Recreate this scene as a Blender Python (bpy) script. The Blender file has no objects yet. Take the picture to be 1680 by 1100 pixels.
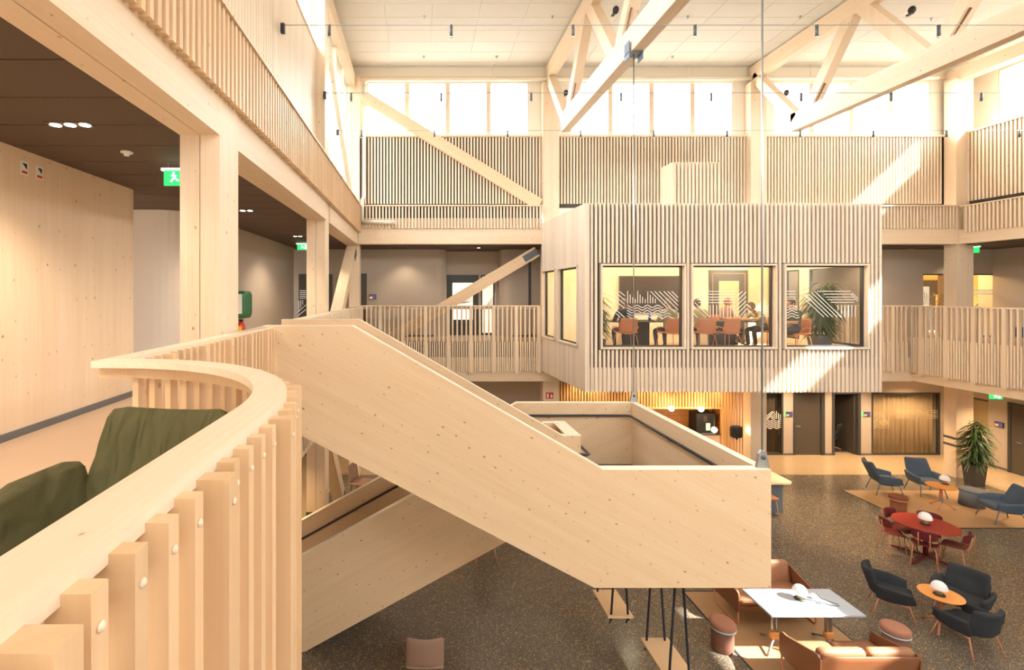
import bpy, math, random
from mathutils import Vector, Matrix
random.seed(7)
PI = math.pi
SC = bpy.context.scene
COL = SC.collection
CZ = 5.67            # eye height above the ground floor
# ------------------------------------------------------------------ camera
cam = bpy.data.cameras.new('camera'); cam_o = bpy.data.objects.new('camera', cam); COL.objects.link(cam_o)
cam.sensor_width = 36; cam.lens = 17.0
cam.shift_x = 150/1680; cam.shift_y = -68/1680
cam.clip_start = 0.05; cam.clip_end = 200
cam_o.location = (0, 0, CZ); cam_o.rotation_euler = (PI/2, 0, 0)
SC.camera = cam_o
# ------------------------------------------------------------------ world, sun, exposure
w = bpy.data.worlds.new('world'); SC.world = w; w.use_nodes = True
bg = w.node_tree.nodes['Background']; bg.inputs[0].default_value = (1.0, 0.98, 0.95, 1); bg.inputs[1].default_value = 10.5
_wt = w.node_tree; _tc = _wt.nodes.new('ShaderNodeTexCoord'); _sx = _wt.nodes.new('ShaderNodeSeparateXYZ'); _cr = _wt.nodes.new('ShaderNodeValToRGB')
_wt.links.new(_tc.outputs['Generated'], _sx.inputs[0]); _wt.links.new(_sx.outputs[2], _cr.inputs[0]); _wt.links.new(_cr.outputs[0], bg.inputs[0])
_cr.color_ramp.elements[0].position = 0.0; _cr.color_ramp.elements[0].color = (.25, .24, .22, 1)      # ground outside
_cr.color_ramp.elements[1].position = 0.02; _cr.color_ramp.elements[1].color = (.965, .98, 1.0, 1)       # bright hazy sky
sun = bpy.data.lights.new('sun', 'SUN'); sun.energy = 19; sun.angle = math.radians(0.6); sun.color = (1, .93, .82)
sun_o = bpy.data.objects.new('sun', sun); COL.objects.link(sun_o)
sun_o.rotation_euler = Vector((-1, .5, -.96)).to_track_quat('-Z', 'Y').to_euler()
SC.view_settings.view_transform = 'Standard'; SC.view_settings.look = 'None'
SC.view_settings.gamma = 1; SC.view_settings.use_curve_mapping = False
SC.view_settings.exposure = 1.03
# daylight portals in the clerestory openings (they only guide the sampling of the sky)
def portal(loc, size_x, size_y, direction):
    l = bpy.data.lights.new('daylight_portal', 'AREA'); l.shape = 'RECTANGLE'; l.size = size_x; l.size_y = size_y; l.cycles.is_portal = True
    o = bpy.data.objects.new('daylight_portal', l); COL.objects.link(o); o.location = loc
    o.rotation_euler = Vector(direction).to_track_quat('-Z', 'Y').to_euler()
portal((7.2, 15.55, 11.5), 18.6, 1.9, (0, -1, 0))
portal((17.55, 5, 11.5), 20.5, 1.9, (-1, 0, 0))
portal((-2.35, 3.4, 11.5), 14.0, 1.9, (1, 0, 0))
portal((6.25, -6.35, 11.5), 10.5, 1.8, (0, 1, 0))  # portal of the added fill window behind the camera
portal((-2.35, 12.6, 10.4), 5.0, 4.1, (1, 0, 0))

# ------------------------------------------------------------------ materials
def newmat(name):
    m = bpy.data.materials.new(name); m.use_nodes = True
    nt = m.node_tree; b = nt.nodes['Principled BSDF']
    return m, nt, b
def node(nt, t, **kw):
    n = nt.nodes.new(t)
    for k, v in kw.items(): setattr(n, k, v)
    return n
def lk(nt, a, b): nt.links.new(a, b)
def mixc(nt, fac, a, b, mode='MIX'):
    n = node(nt, 'ShaderNodeMix', data_type='RGBA', blend_type=mode)
    for s, v in ((n.inputs[0], fac), (n.inputs[6], a), (n.inputs[7], b)):
        if hasattr(v, 'node'): lk(nt, v, s)
        elif isinstance(v, tuple): s.default_value = (*v, 1)
        else: s.default_value = v
    return n.outputs[2]
def mathn(nt, op, a, b=None, c=None):
    n = node(nt, 'ShaderNodeMath', operation=op)
    for i, v in enumerate((a, b, c)):
        if v is None: continue
        if hasattr(v, 'node'): lk(nt, v, n.inputs[i])
        else: n.inputs[i].default_value = v
    return n.outputs[0]
def ramp(nt, fac, p0, p1):
    n = node(nt, 'ShaderNodeMapRange', clamp=True); lk(nt, fac, n.inputs[0])
    n.inputs[1].default_value = p0; n.inputs[2].default_value = p1
    return n.outputs[0]
def dotv(nt, vec, d):
    n = node(nt, 'ShaderNodeVectorMath', operation='DOT_PRODUCT'); lk(nt, vec, n.inputs[0]); n.inputs[1].default_value = d
    return n.outputs['Value']

def wood(name, u, v, base=(.81, .67, .51), board=.11, knots=1.0, rough=.5, kcol=(.30, .155, .075), tone=1.0, varied=.05, ksize=1.0):
    """u: across the grain, v: along the grain (vectors in object metres)."""
    m, nt, b = newmat(name)
    tc = node(nt, 'ShaderNodeTexCoord'); oi = node(nt, 'ShaderNodeObjectInfo')
    uu = mathn(nt, 'ADD', dotv(nt, tc.outputs['Object'], u), mathn(nt, 'MULTIPLY', oi.outputs['Random'], 7.13))
    vv = mathn(nt, 'ADD', dotv(nt, tc.outputs['Object'], v), mathn(nt, 'MULTIPLY', oi.outputs['Random'], 31.7))
    def comb(a, b_, sa, sb):
        c = node(nt, 'ShaderNodeCombineXYZ'); lk(nt, mathn(nt, 'MULTIPLY', a, sa), c.inputs[0]); lk(nt, mathn(nt, 'MULTIPLY', b_, sb), c.inputs[1]); return c.outputs[0]
    g = node(nt, 'ShaderNodeTexNoise', noise_dimensions='2D'); lk(nt, comb(uu, vv, 60, 1.4), g.inputs['Vector']); g.inputs['Scale'].default_value = 1; g.inputs['Detail'].default_value = 3
    g2 = node(nt, 'ShaderNodeTexNoise', noise_dimensions='2D'); lk(nt, comb(uu, vv, 9, .5), g2.inputs['Vector']); g2.inputs['Scale'].default_value = 1
    wn = node(nt, 'ShaderNodeTexWhiteNoise', noise_dimensions='1D'); lk(nt, mathn(nt, 'FLOOR', mathn(nt, 'DIVIDE', uu, board)), wn.inputs['W'])
    t = mathn(nt, 'ADD', mathn(nt, 'MULTIPLY', ramp(nt, g.outputs[0], .3, .7), .45), mathn(nt, 'MULTIPLY', ramp(nt, g2.outputs[0], .3, .7), .35))
    t = mathn(nt, 'ADD', t, mathn(nt, 'MULTIPLY', wn.outputs[0], .3))
    base = tuple(c*tone for c in base)
    dark = (base[0]*.92, base[1]*.86, base[2]*.77)
    col = mixc(nt, t, base, dark)
    if knots > 0:
        vo = node(nt, 'ShaderNodeTexVoronoi', voronoi_dimensions='2D'); lk(nt, comb(uu, vv, 8.0, 5.2), vo.inputs['Vector']); vo.inputs['Scale'].default_value = 1
        sep = node(nt, 'ShaderNodeSeparateColor'); lk(nt, vo.outputs['Color'], sep.inputs[0])
        rad = mathn(nt, 'MULTIPLY', mathn(nt, 'POWER', sep.outputs[1], 2.0), .085*ksize)
        on = mathn(nt, 'LESS_THAN', sep.outputs[0], .55*knots)
        k = ramp(nt, mathn(nt, 'SUBTRACT', mathn(nt, 'ADD', rad, .012), vo.outputs['Distance']), 0.0, .03)
        k = mathn(nt, 'MULTIPLY', mathn(nt, 'MULTIPLY', k, on), mathn(nt, 'ADD', mathn(nt, 'MULTIPLY', sep.outputs[2], .5), .42))
        halo = mathn(nt, 'MULTIPLY', mathn(nt, 'MULTIPLY', ramp(nt, mathn(nt, 'SUBTRACT', mathn(nt, 'ADD', rad, .10), vo.outputs['Distance']), 0, .12), on), .22)
        col = mixc(nt, halo, col, (base[0]*.72, base[1]*.56, base[2]*.42))
        col = mixc(nt, k, col, kcol)
    hv = mathn(nt, 'ADD', mathn(nt, 'MULTIPLY', mathn(nt, 'SUBTRACT', oi.outputs['Random'], .5), varied*2), 1.0)
    sc = node(nt, 'ShaderNodeVectorMath', operation='SCALE'); lk(nt, col, sc.inputs[0]); lk(nt, hv, sc.inputs['Scale'])
    lk(nt, sc.outputs[0], b.inputs['Base Color'])
    b.inputs['Roughness'].default_value = rough; b.inputs['Specular IOR Level'].default_value = .3
    return m
def plain(name, col, rough=.5, metal=0, spec=.5, noise=0, nscale=40, bump=0):
    m, nt, b = newmat(name)
    b.inputs['Base Color'].default_value = (*col, 1); b.inputs['Roughness'].default_value = rough
    b.inputs['Metallic'].default_value = metal; b.inputs['Specular IOR Level'].default_value = spec
    if noise or bump:
        tc = node(nt, 'ShaderNodeTexCoord'); n = node(nt, 'ShaderNodeTexNoise'); lk(nt, tc.outputs['Object'], n.inputs['Vector'])
        n.inputs['Scale'].default_value = nscale; n.inputs['Detail'].default_value = 4
        lk(nt, mixc(nt, n.outputs[0], tuple(c*(1-noise) for c in col), tuple(min(1, c*(1+noise)) for c in col)), b.inputs['Base Color'])
        if bump:
            bp = node(nt, 'ShaderNodeBump'); bp.inputs['Strength'].default_value = bump; bp.inputs['Distance'].default_value = .01
            lk(nt, n.outputs[0], bp.inputs['Height']); lk(nt, bp.outputs[0], b.inputs['Normal'])
    return m
def emit(name, col, s):
    m, nt, b = newmat(name)
    b.inputs['Base Color'].default_value = (*col, 1)
    b.inputs['Emission Color'].default_value = (*col, 1); b.inputs['Emission Strength'].default_value = s
    return m
def glass(name, tint=(1, 1, 1), refl=.07):
    m = bpy.data.materials.new(name); m.use_nodes = True; nt = m.node_tree
    nt.nodes.remove(nt.nodes['Principled BSDF']); out = nt.nodes['Material Output']
    tr = node(nt, 'ShaderNodeBsdfTransparent'); tr.inputs[0].default_value = (*tint, 1)
    gl = node(nt, 'ShaderNodeBsdfGlossy'); gl.inputs['Roughness'].default_value = .03
    mx = node(nt, 'ShaderNodeMixShader'); mx.inputs[0].default_value = refl
    lk(nt, tr.outputs[0], mx.inputs[1]); lk(nt, gl.outputs[0], mx.inputs[2]); lk(nt, mx.outputs[0], out.inputs[0])
    return m
X_, Y_, Z_ = (1, 0, 0), (0, 1, 0), (0, 0, 1)
XY = (1, .83, 0); ZY = (0, .83, 1); XZ = (1, 0, .83)
M = {}
M['wz'] = wood('spruce_upright', XY, Z_, board=.13, knots=.7)
M['wall'] = wood('spruce_wall', XY, Z_, base=(.82, .67, .50), board=.16, knots=.8, ksize=1.0)
M['wx'] = wood('spruce_along_x', ZY, X_, board=.2, knots=.6)
M['wy'] = wood('spruce_along_y', XZ, Y_, board=.2, knots=.6)
sd = Vector((1, 0, -.545)).normalized(); su = Vector((.545, 0, 1)).normalized()
M['wdn'] = wood('spruce_stair_descending', tuple(su), tuple(sd), base=(.79, .61, .415), board=.12, knots=1.55, ksize=1.0)
sd2 = Vector((1, 0, .548)).normalized(); su2 = Vector((-.548, 0, 1)).normalized()
M['wup'] = wood('spruce_stair_rising', tuple(su2), tuple(sd2), base=(.79, .61, .415), board=.12, knots=1.55, ksize=1.0)
M['slat'] = wood('slat_wood', XY, Z_, base=(.83, .70, .55), board=.5, knots=.25, varied=.06)
M['pod'] = wood('pod_slat_wood', XY, Z_, base=(.80, .69, .57), board=.5, knots=.25, varied=.07)
M['bal'] = wood('baluster_wood', XY, Z_, base=(.75, .535, .335), board=.5, knots=.3, varied=.07)
M['rail'] = wood('handrail_wood', XZ, Y_, base=(.82, .70, .56), board=.3, knots=.5, ksize=1.1)
M['amber'] = wood('amber_slat_wood', XY, Z_, base=(.80, .50, .22), board=.5, knots=.2, varied=.07)
M['seat_oak'] = wood('oak_plank', X_, Y_, base=(.80, .58, .36), board=.5, knots=.3)
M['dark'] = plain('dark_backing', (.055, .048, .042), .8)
M['seam'] = plain('dark_seam', (.22, .12, .06), .8)
M['ceil2'] = plain('brown_ceiling_panel', (.095, .062, .042), .75, noise=.12, nscale=30)
M['joint'] = plain('pale_joint', (.23, .17, .12), .7)
M['cream'] = plain('cream_ceiling_tile', (.70, .67, .60), .8)
M['creamj'] = plain('cream_joint', (.80, .77, .70), .7)
M['beige'] = plain('beige_paint', (.47, .40, .325), .75, noise=.03, nscale=3)
M['offwhite'] = plain('offwhite_paint', (.83, .78, .68), .7)
M['vinyl'] = plain('tan_vinyl_floor', (.58, .42, .295), .55, noise=.05, nscale=4)
M['base'] = plain('grey_baseboard', (.13, .13, .13), .5)
M['steel'] = plain('galvanised_steel', (.50, .52, .53), .35, metal=.9)
M['steeld'] = plain('dark_steel', (.10, .115, .13), .45, metal=.3)
M['black'] = plain('black_metal', (.018, .018, .02), .4)
M['blackr'] = plain('black_rail', (.022, .023, .026), .35)
M['doord'] = plain('dark_grey_door', (.075, .062, .05), .5)
M['frame'] = plain('anthracite_frame', (.05, .052, .055), .5)
M['copper'] = plain('terracotta_metal', (.62, .24, .13), .45)
M['orange'] = plain('orange_laminate', (.80, .34, .09), .45)
M['red'] = plain('dark_red_linoleum', (.30, .022, .016), .35)
M['redw'] = plain('dark_red_plywood', (.135, .014, .016), .4)
M['blue'] = plain('slate_blue_fabric', (.070, .105, .155), .85, noise=.25, nscale=220, bump=.3)
M['bluel'] = plain('slate_blue_metal', (.15, .20, .26), .45)
M['char'] = plain('charcoal_fabric', (.022, .026, .032), .85, noise=.3, nscale=220, bump=.3)
M['green'] = plain('olive_fabric', (.095, .086, .032), .9, noise=.35, nscale=260, bump=.5)
def creases(m):
    nt = m.node_tree; b = nt.nodes['Principled BSDF']; tc = node(nt, 'ShaderNodeTexCoord'); mp = node(nt, 'ShaderNodeMapping'); mp.inputs['Scale'].default_value = (14, 6, 3.5)
    n = node(nt, 'ShaderNodeTexNoise'); n.inputs['Scale'].default_value = 1; n.inputs['Detail'].default_value = 1.5; n.inputs['Distortion'].default_value = .6
    lk(nt, tc.outputs['Object'], mp.inputs[0]); lk(nt, mp.outputs[0], n.inputs['Vector'])
    bp = node(nt, 'ShaderNodeBump'); bp.inputs['Strength'].default_value = 1.0; bp.inputs['Distance'].default_value = .06; lk(nt, n.outputs[0], bp.inputs['Height']); lk(nt, bp.outputs[0], b.inputs['Normal'])
creases(M['green'])
M['brown'] = plain('tan_brown_leather', (.33, .15, .075), .55, noise=.08, nscale=20)
M['browns'] = plain('brown_sofa_shell', (.22, .085, .035), .5)
M['rose'] = plain('rose_brown_fabric', (.36, .165, .105), .85, noise=.12, nscale=150)
M['rosed'] = plain('rose_brown_dark', (.20, .085, .055), .8)
M['rust'] = plain('rust_fabric', (.22, .075, .03), .85, noise=.12, nscale=150)
M['band'] = plain('pale_blue_band', (.42, .52, .60), .4)
M['mauve'] = plain('mauve_fabric', (.33, .20, .145), .85, noise=.1, nscale=150)
M['whtop'] = plain('pale_blue_laminate', (.40, .46, .55), .3)
M['drum'] = plain('drum_grey', (.135, .155, .18), .6)
M['opal'] = emit('opal_glass', (.80, .75, .73), .06)
M['globe'] = emit('lit_globe', (1, .80, .50), 22)
M['lit'] = emit('lit_downlight', (1, .86, .55), 18)
M['exit'] = emit('lit_exit_green', (.02, .50, .12), .9)
M['exitw'] = emit('lit_exit_white', (.85, 1, .9), 1.0)
M['white'] = plain('white_plastic', (.82, .80, .76), .5)
M['decal'] = plain('white_window_film', (.85, .84, .80), .7)
M['greenp'] = plain('green_plastic', (.03, .16, .07), .4)
M['redp'] = plain('red_plastic', (.60, .02, .02), .4)
M['yellow'] = plain('yellow_plastic', (.85, .60, .03), .4)
M['leaf'] = plain('leaf_green', (.055, .095, .028), .5, noise=.5, nscale=9)
M['pot'] = plain('dark_pot', (.06, .055, .05), .6)
M['soil'] = plain('soil', (.05, .035, .02), .9)
M['rope'] = plain('navy_rope', (.015, .018, .026), .8)
M['screen'] = plain('tv_screen', (.05, .035, .032), .25)
M['curtain'] = plain('sheer_curtain', (.66, .53, .34), .8)
M['glass'] = glass('clear_glass')
M['glasst'] = glass('solar_glass', (.62, .63, .63), .05)
M['glassd'] = glass('inner_glass', (.95, .94, .92), .03)
M['skin'] = plain('skin', (.46, .25, .16), .55)
M['hairg'] = plain('grey_hair', (.12, .10, .085), .8)
M['hairb'] = plain('brown_hair', (.085, .038, .018), .8)
M['hairk'] = plain('dark_hair', (.035, .022, .016), .8)
M['hairr'] = plain('ginger_hair', (.20, .085, .03), .8)
M['navy'] = plain('navy_cloth', (.025, .028, .045), .9)
M['sage'] = plain('sage_cloth', (.27, .27, .19), .9)
M['sand'] = plain('sand_cloth', (.30, .27, .15), .9)
M['jean'] = plain('dark_trousers', (.03, .035, .05), .9)
M['pink'] = plain('dusty_top', (.30, .16, .12), .9)
M['moss'] = plain('moss_cloth', (.06, .065, .05), .9)
M['shoe'] = plain('dark_shoe', (.02, .02, .02), .6)
M['orch'] = plain('orange_shell', (.50, .19, .085), .5)
M['blueb'] = plain('blue_bottle', (.03, .06, .35), .3)
M['wire'] = plain('grey_wire', (.30, .30, .30), .5)
def terrazzo(name, base, chips, lo):
    m, nt, b = newmat(name)
    tc = node(nt, 'ShaderNodeTexCoord')
    col = None
    for i, (sc, thr, c) in enumerate(chips):
        vo = node(nt, 'ShaderNodeTexVoronoi', voronoi_dimensions='2D'); lk(nt, tc.outputs['Object'], vo.inputs['Vector']); vo.inputs['Scale'].default_value = sc
        sep = node(nt, 'ShaderNodeSeparateColor'); lk(nt, vo.outputs['Color'], sep.inputs[0])
        on = mathn(nt, 'MULTIPLY', mathn(nt, 'LESS_THAN', sep.outputs[0], thr), mathn(nt, 'LESS_THAN', vo.outputs['Distance'], .36))
        col = mixc(nt, on, col if col else base, c)
    n = node(nt, 'ShaderNodeTexNoise'); lk(nt, tc.outputs['Object'], n.inputs['Vector']); n.inputs['Scale'].default_value = 1.3
    col = mixc(nt, mathn(nt, 'MULTIPLY', n.outputs[0], .35), col, lo)
    lk(nt, col, b.inputs['Base Color']); b.inputs['Roughness'].default_value = .2; b.inputs['Specular IOR Level'].default_value = .6
    return m
M['terr'] = terrazzo('dark_terrazzo', (.135, .114, .088), [(60, .34, (.27, .225, .17)), (90, .2, (.08, .07, .06)), (75, .16, (.40, .36, .30)), (48, .10, (.05, .043, .036)), (40, .11, (.62, .40, .15))], (.115, .095, .074))
M['terrl'] = terrazzo('beige_terrazzo', (.52, .385, .24), [(60, .25, (.62, .50, .34)), (45, .12, (.36, .25, .15))], (.48, .35, .22))
def parquet(name):
    m = wood(name, Y_, X_, base=(.44, .28, .15), board=.3, knots=0, rough=.45, varied=0)
    return m
M['parq'] = parquet('oak_inlay')
def tilemat():
    m, nt, b = newmat('stacked_tiles')
    tc = node(nt, 'ShaderNodeTexCoord'); s = node(nt, 'ShaderNodeSeparateXYZ'); lk(nt, tc.outputs['Object'], s.inputs[0])
    c = node(nt, 'ShaderNodeCombineXYZ'); lk(nt, s.outputs[0], c.inputs[0]); lk(nt, s.outputs[2], c.inputs[1])
    br = node(nt, 'ShaderNodeTexBrick'); lk(nt, c.outputs[0], br.inputs[0]); br.offset = 0
    br.inputs['Color1'].default_value = (.52, .20, .055, 1); br.inputs['Color2'].default_value = (.42, .15, .04, 1); br.inputs['Mortar'].default_value = (.13, .06, .03, 1)
    br.inputs['Scale'].default_value = 1; br.inputs['Brick Width'].default_value = .075; br.inputs['Row Height'].default_value = .235; br.inputs['Mortar Size'].default_value = .006
    lk(nt, br.outputs[0], b.inputs['Base Color']); b.inputs['Roughness'].default_value = .3
    return m
M['tile'] = tilemat()

# ------------------------------------------------------------------ mesh tools
class MB:
    def __init__(s): s.v = []; s.f = []; s.sm = []; s.mi = []
    def add(s, v, f, smooth=False, mi=0):
        o = len(s.v); s.v += [tuple(p) for p in v]; s.f += [tuple(i+o for i in q) for q in f]
        s.sm += [smooth]*len(f); s.mi += [mi]*len(f); return s
    def xf(s, mat): s.v = [tuple(mat @ Vector(p)) for p in s.v]; return s
    def mesh(s, name, mats):
        me = bpy.data.meshes.new(name); me.from_pydata(s.v, [], s.f)
        me.polygons.foreach_set('use_smooth', s.sm); me.polygons.foreach_set('material_index', s.mi)
        for m in (mats if isinstance(mats, (list, tuple)) else [mats]): me.materials.append(M[m] if isinstance(m, str) else m)
        me.update(); return me
    def join(s, o): return s.addraw(o)
    def addraw(s, o):
        k = len(s.v); s.v += o.v; s.f += [tuple(i+k for i in q) for q in o.f]; s.sm += o.sm; s.mi += o.mi; return s
def box(x0, x1, y0, y1, z0, z1, mb=None, mi=0):
    mb = mb or MB()
    v = [(x0,y0,z0),(x1,y0,z0),(x1,y1,z0),(x0,y1,z0),(x0,y0,z1),(x1,y0,z1),(x1,y1,z1),(x0,y1,z1)]
    return mb.add(v, [(0,3,2,1),(4,5,6,7),(0,1,5,4),(1,2,6,5),(2,3,7,6),(3,0,4,7)], mi=mi)
def prism(poly, axis, a, b, mb=None, mi=0):
    """poly of 2-D points; axis 'y': points are (x,z); 'x': (y,z); 'z': (x,y)."""
    mb = mb or MB(); n = len(poly)
    def p3(p, t): return {'y': (p[0], t, p[1]), 'x': (t, p[0], p[1]), 'z': (p[0], p[1], t)}[axis]
    v = [p3(p, a) for p in poly] + [p3(p, b) for p in poly]
    f = [tuple(range(n))[::-1], tuple(range(n, 2*n))] + [(i, (i+1) % n, n+(i+1) % n, n+i) for i in range(n)]
    if axis == 'y': f = [q[::-1] for q in f]
    area = sum(poly[i][0]*poly[(i+1) % n][1]-poly[(i+1) % n][0]*poly[i][1] for i in range(n))
    if area < 0: f = [q[::-1] for q in f]
    return mb.add(v, f, mi=mi)
def frame_of(d):
    d = Vector(d).normalized(); up = Vector((0, 0, 1)) if abs(d.z) < .95 else Vector((0, 1, 0))
    s = d.cross(up).normalized(); return d, s, s.cross(d).normalized()
def tube(path, r, n=8, mb=None, mi=0, caps=True):
    mb = mb or MB(); path = [Vector(p) for p in path]; k = len(path); v = []; f = []
    rs = r if isinstance(r, (list, tuple)) else [r]*k
    s0 = None
    for i, p in enumerate(path):
        d = (path[min(i+1, k-1)]-path[max(i-1, 0)])
        d, s, u = frame_of(d)
        if s0 is not None:
            s = (s0 - d*s0.dot(d)).normalized(); u = s.cross(d)
        s0 = s
        for j in range(n):
            a = 2*PI*j/n; v.append(p + (s*math.cos(a)+u*math.sin(a))*rs[i])
    for i in range(k-1):
        for j in range(n):
            f.append((i*n+j, i*n+(j+1) % n, (i+1)*n+(j+1) % n, (i+1)*n+j))
    if caps: f += [tuple(range(n))[::-1], tuple(range((k-1)*n, k*n))]
    return mb.add(v, f, True, mi)
def bar(a, b, w, h, mb=None, side=None, mi=0):
    """square bar from a to b, width w across `side`, height h along the other normal."""
    mb = mb or MB(); a = Vector(a); b = Vector(b); d = (b-a).normalized()
    if side is None: d, s, u = frame_of(d)
    else: s = Vector(side); s = (s-d*s.dot(d)).normalized(); u = s.cross(d)
    v = []
    for p in (a, b):
        for q in ((-1,-1),(1,-1),(1,1),(-1,1)): v.append(p+s*q[0]*w/2+u*q[1]*h/2)
    return mb.add(v, [(0,1,2,3)[::-1],(4,5,6,7),(0,1,5,4),(1,2,6,5),(2,3,7,6),(3,0,4,7)], mi=mi)
def lathe(prof, n=24, mb=None, c=(0,0,0), mi=0, smooth=True):
    mb = mb or MB(); v = []; f = []
    for r, z in prof:
        for j in range(n): a = 2*PI*j/n; v.append((c[0]+r*math.cos(a), c[1]+r*math.sin(a), c[2]+z))
    for i in range(len(prof)-1):
        for j in range(n): f.append((i*n+j, i*n+(j+1) % n, (i+1)*n+(j+1) % n, (i+1)*n+j))
    f += [tuple(range(n))[::-1], tuple(range((len(prof)-1)*n, len(prof)*n))]
    return mb.add(v, f, smooth, mi)
def rbox(sx, sy, sz, r, n=5, mb=None, mi=0, bend=None):
    """rounded box centred on the origin; bend(p)->p reshapes it."""
    mb = mb or MB(); idx = {}; v = []; f = []
    def vert(i, j, k):
        key = (i, j, k)
        if key not in idx:
            q = Vector((i/n*2-1, j/n*2-1, k/n*2-1))
            full = Vector((sx/2, sy/2, sz/2)); p = Vector((q.x*full.x, q.y*full.y, q.z*full.z))
            inn = Vector([max(0, c-r) for c in full])
            cl = Vector([max(-inn[a], min(inn[a], p[a])) for a in range(3)])
            d = p-cl
            if d.length > 1e-9:
                # push to the sphere of radius r
                p = cl + d.normalized()*r
            idx[key] = len(v); v.append(p)
        return idx[key]
    for a in range(n):
        for b in range(n):
            f.append((vert(a,b,0), vert(a,b+1,0), vert(a+1,b+1,0), vert(a+1,b,0)))
            f.append((vert(a,b,n), vert(a+1,b,n), vert(a+1,b+1,n), vert(a,b+1,n)))
            f.append((vert(a,0,b), vert(a+1,0,b), vert(a+1,0,b+1), vert(a,0,b+1)))
            f.append((vert(a,n,b), vert(a,n,b+1), vert(a+1,n,b+1), vert(a+1,n,b)))
            f.append((vert(0,a,b), vert(0,a,b+1), vert(0,a+1,b+1), vert(0,a+1,b)))
            f.append((vert(n,a,b), vert(n,a+1,b), vert(n,a+1,b+1), vert(n,a,b+1)))
    if bend: v = [bend(Vector(p)) for p in v]
    return mb.add(v, f, True, mi)
T = Matrix.Translation
def R(ax, deg): return Matrix.Rotation(math.radians(deg), 4, ax)

# ------------------------------------------------------------------ object tools
def link(o, parent=None):
    COL.objects.link(o)
    if parent is not None: o.parent = parent
    return o
def obj(name, mb, mat, parent=None, loc=None, rz=0):
    me = mb if isinstance(mb, bpy.types.Mesh) else mb.mesh(name, mat)
    o = bpy.data.objects.new(name, me); link(o, parent)
    if loc: o.location = loc
    if rz: o.rotation_euler = (0, 0, rz)
    return o
def tag(o, label, cat, group=None):
    o['label'] = label; o['category'] = cat
    if group: o['group'] = group
    return o
def struct(name, mb, mat, parent=None):
    o = obj(name, mb, mat, parent)
    if parent is None: o['kind'] = 'structure'
    return o
def thing(name, label, cat, loc=(0,0,0), rz=0, group=None):
    o = bpy.data.objects.new(name, None); o.empty_display_size = .1; link(o)
    o.location = loc; o.rotation_euler = (0, 0, rz); tag(o, label, cat, group); return o
def dup(root, loc, rz, label=None, group=None):
    r = root.copy(); COL.objects.link(r); r.location = loc; r.rotation_euler = (0, 0, rz)
    if label: r['label'] = label
    if group: r['group'] = group
    for ch in list(root.children):
        c = ch.copy(); COL.objects.link(c); c.parent = r
        for g in list(ch.children):
            d = g.copy(); COL.objects.link(d); d.parent = c
    return r
def gfx(*a):
    o = obj(*a); o['kind'] = 'stuff'; return o
def face(dx, dy): return math.atan2(dy, dx)-PI/2     # rotation that turns local +Y to (dx,dy)
def spot(name, loc, to, energy, col=(1,.72,.42), size=60, blend=.6, rad=.05):
    l = bpy.data.lights.new(name, 'SPOT'); l.energy = energy; l.color = col; l.spot_size = math.radians(size); l.spot_blend = blend; l.shadow_soft_size = rad
    o = bpy.data.objects.new(name, l); link(o); o.location = loc
    o.rotation_euler = (Vector(to)-Vector(loc)).to_track_quat('-Z', 'Y').to_euler(); return o
def point(name, loc, energy, col=(1,.72,.42), rad=.05):
    l = bpy.data.lights.new(name, 'POINT'); l.energy = energy; l.color = col; l.shadow_soft_size = rad
    o = bpy.data.objects.new(name, l); link(o); o.location = loc; return o
F2 = 4.2
# ================================================================== STRUCTURE
# ground floor: dark terrazzo atrium, beige terrazzo under the galleries
struct('floor', box(-7, 19.2, -6, 17.4, -.3, 0), 'terr')
fb = MB(); box(-7, 19.0, 15.12, 17.3, -.02, .004, fb); box(16.75, 19.0, 2, 15.12, -.02, .004, fb); box(-7, -2.6, -6, 15.12, -.02, .004, fb)
struct('floor_border', fb, 'terrl')
# ---- ground-floor walls
struct('wall_left_ground', box(-5.3, -5.0, -6, 17.3, 0, 3.0), 'beige')
GB = 16.95
wb = MB()
def wseg(x0, x1, z0, z1): box(x0, x1, GB, GB+.2, z0, z1, wb)
wseg(-7, 4.55, 0, 3.0); wseg(4.55, 19.2, 2.2, 3.0)
for a, b in ((11.0, 12.05), (12.72, 13.06), (14.16, 14.42), (15.42, 15.80), (18.22, 19.2)): wseg(a, b, 0, 2.2)
struct('wall_back_ground', wb, 'beige')
struct('wall_right_ground', box(18.72, 18.95, -6, 15.55, 0, 3.0).addraw(box(18.72, 18.95, 15.55, 17.3, 2.15, 3.0)).addraw(box(18.72, 18.95, 16.75, 17.3, 0, 2.15)).addraw(box(18.72, 18.95, 15.55, 15.95, 0, 2.15)), 'beige')
bb = MB(); box(-7, 4.5, GB-.015, GB, 0, .07, bb)
for a, b in ((12.70, 13.08), (14.14, 14.44), (15.40, 15.82)): box(a, b, GB-.02, GB, 0, .07, bb)
struct('baseboard_back', bb, 'base')
struct('baseboard_right', box(18.70, 18.72, 12, 15.95, 0, .07), 'base')
# rooms behind the ground-floor wall
rm = MB(); box(11, 18.6, 19.4, 19.5, 0, 3, rm); box(14.42, 14.5, 17.15, 19.4, 0, 3, rm); box(15.6, 15.7, 17.15, 19.4, 0, 3, rm); box(11, 18.6, 17.15, 19.5, 2.95, 3.05, rm); box(18.3, 18.6, 17.15, 19.5, 0, 3, rm); box(10.9, 11, 17.15, 19.5, 0, 3, rm)
struct('wall_room_ground', rm, 'beige')
struct('floor_room_ground', box(11, 18.6, 17.15, 19.5, -.02, .002), 'dark')
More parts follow.
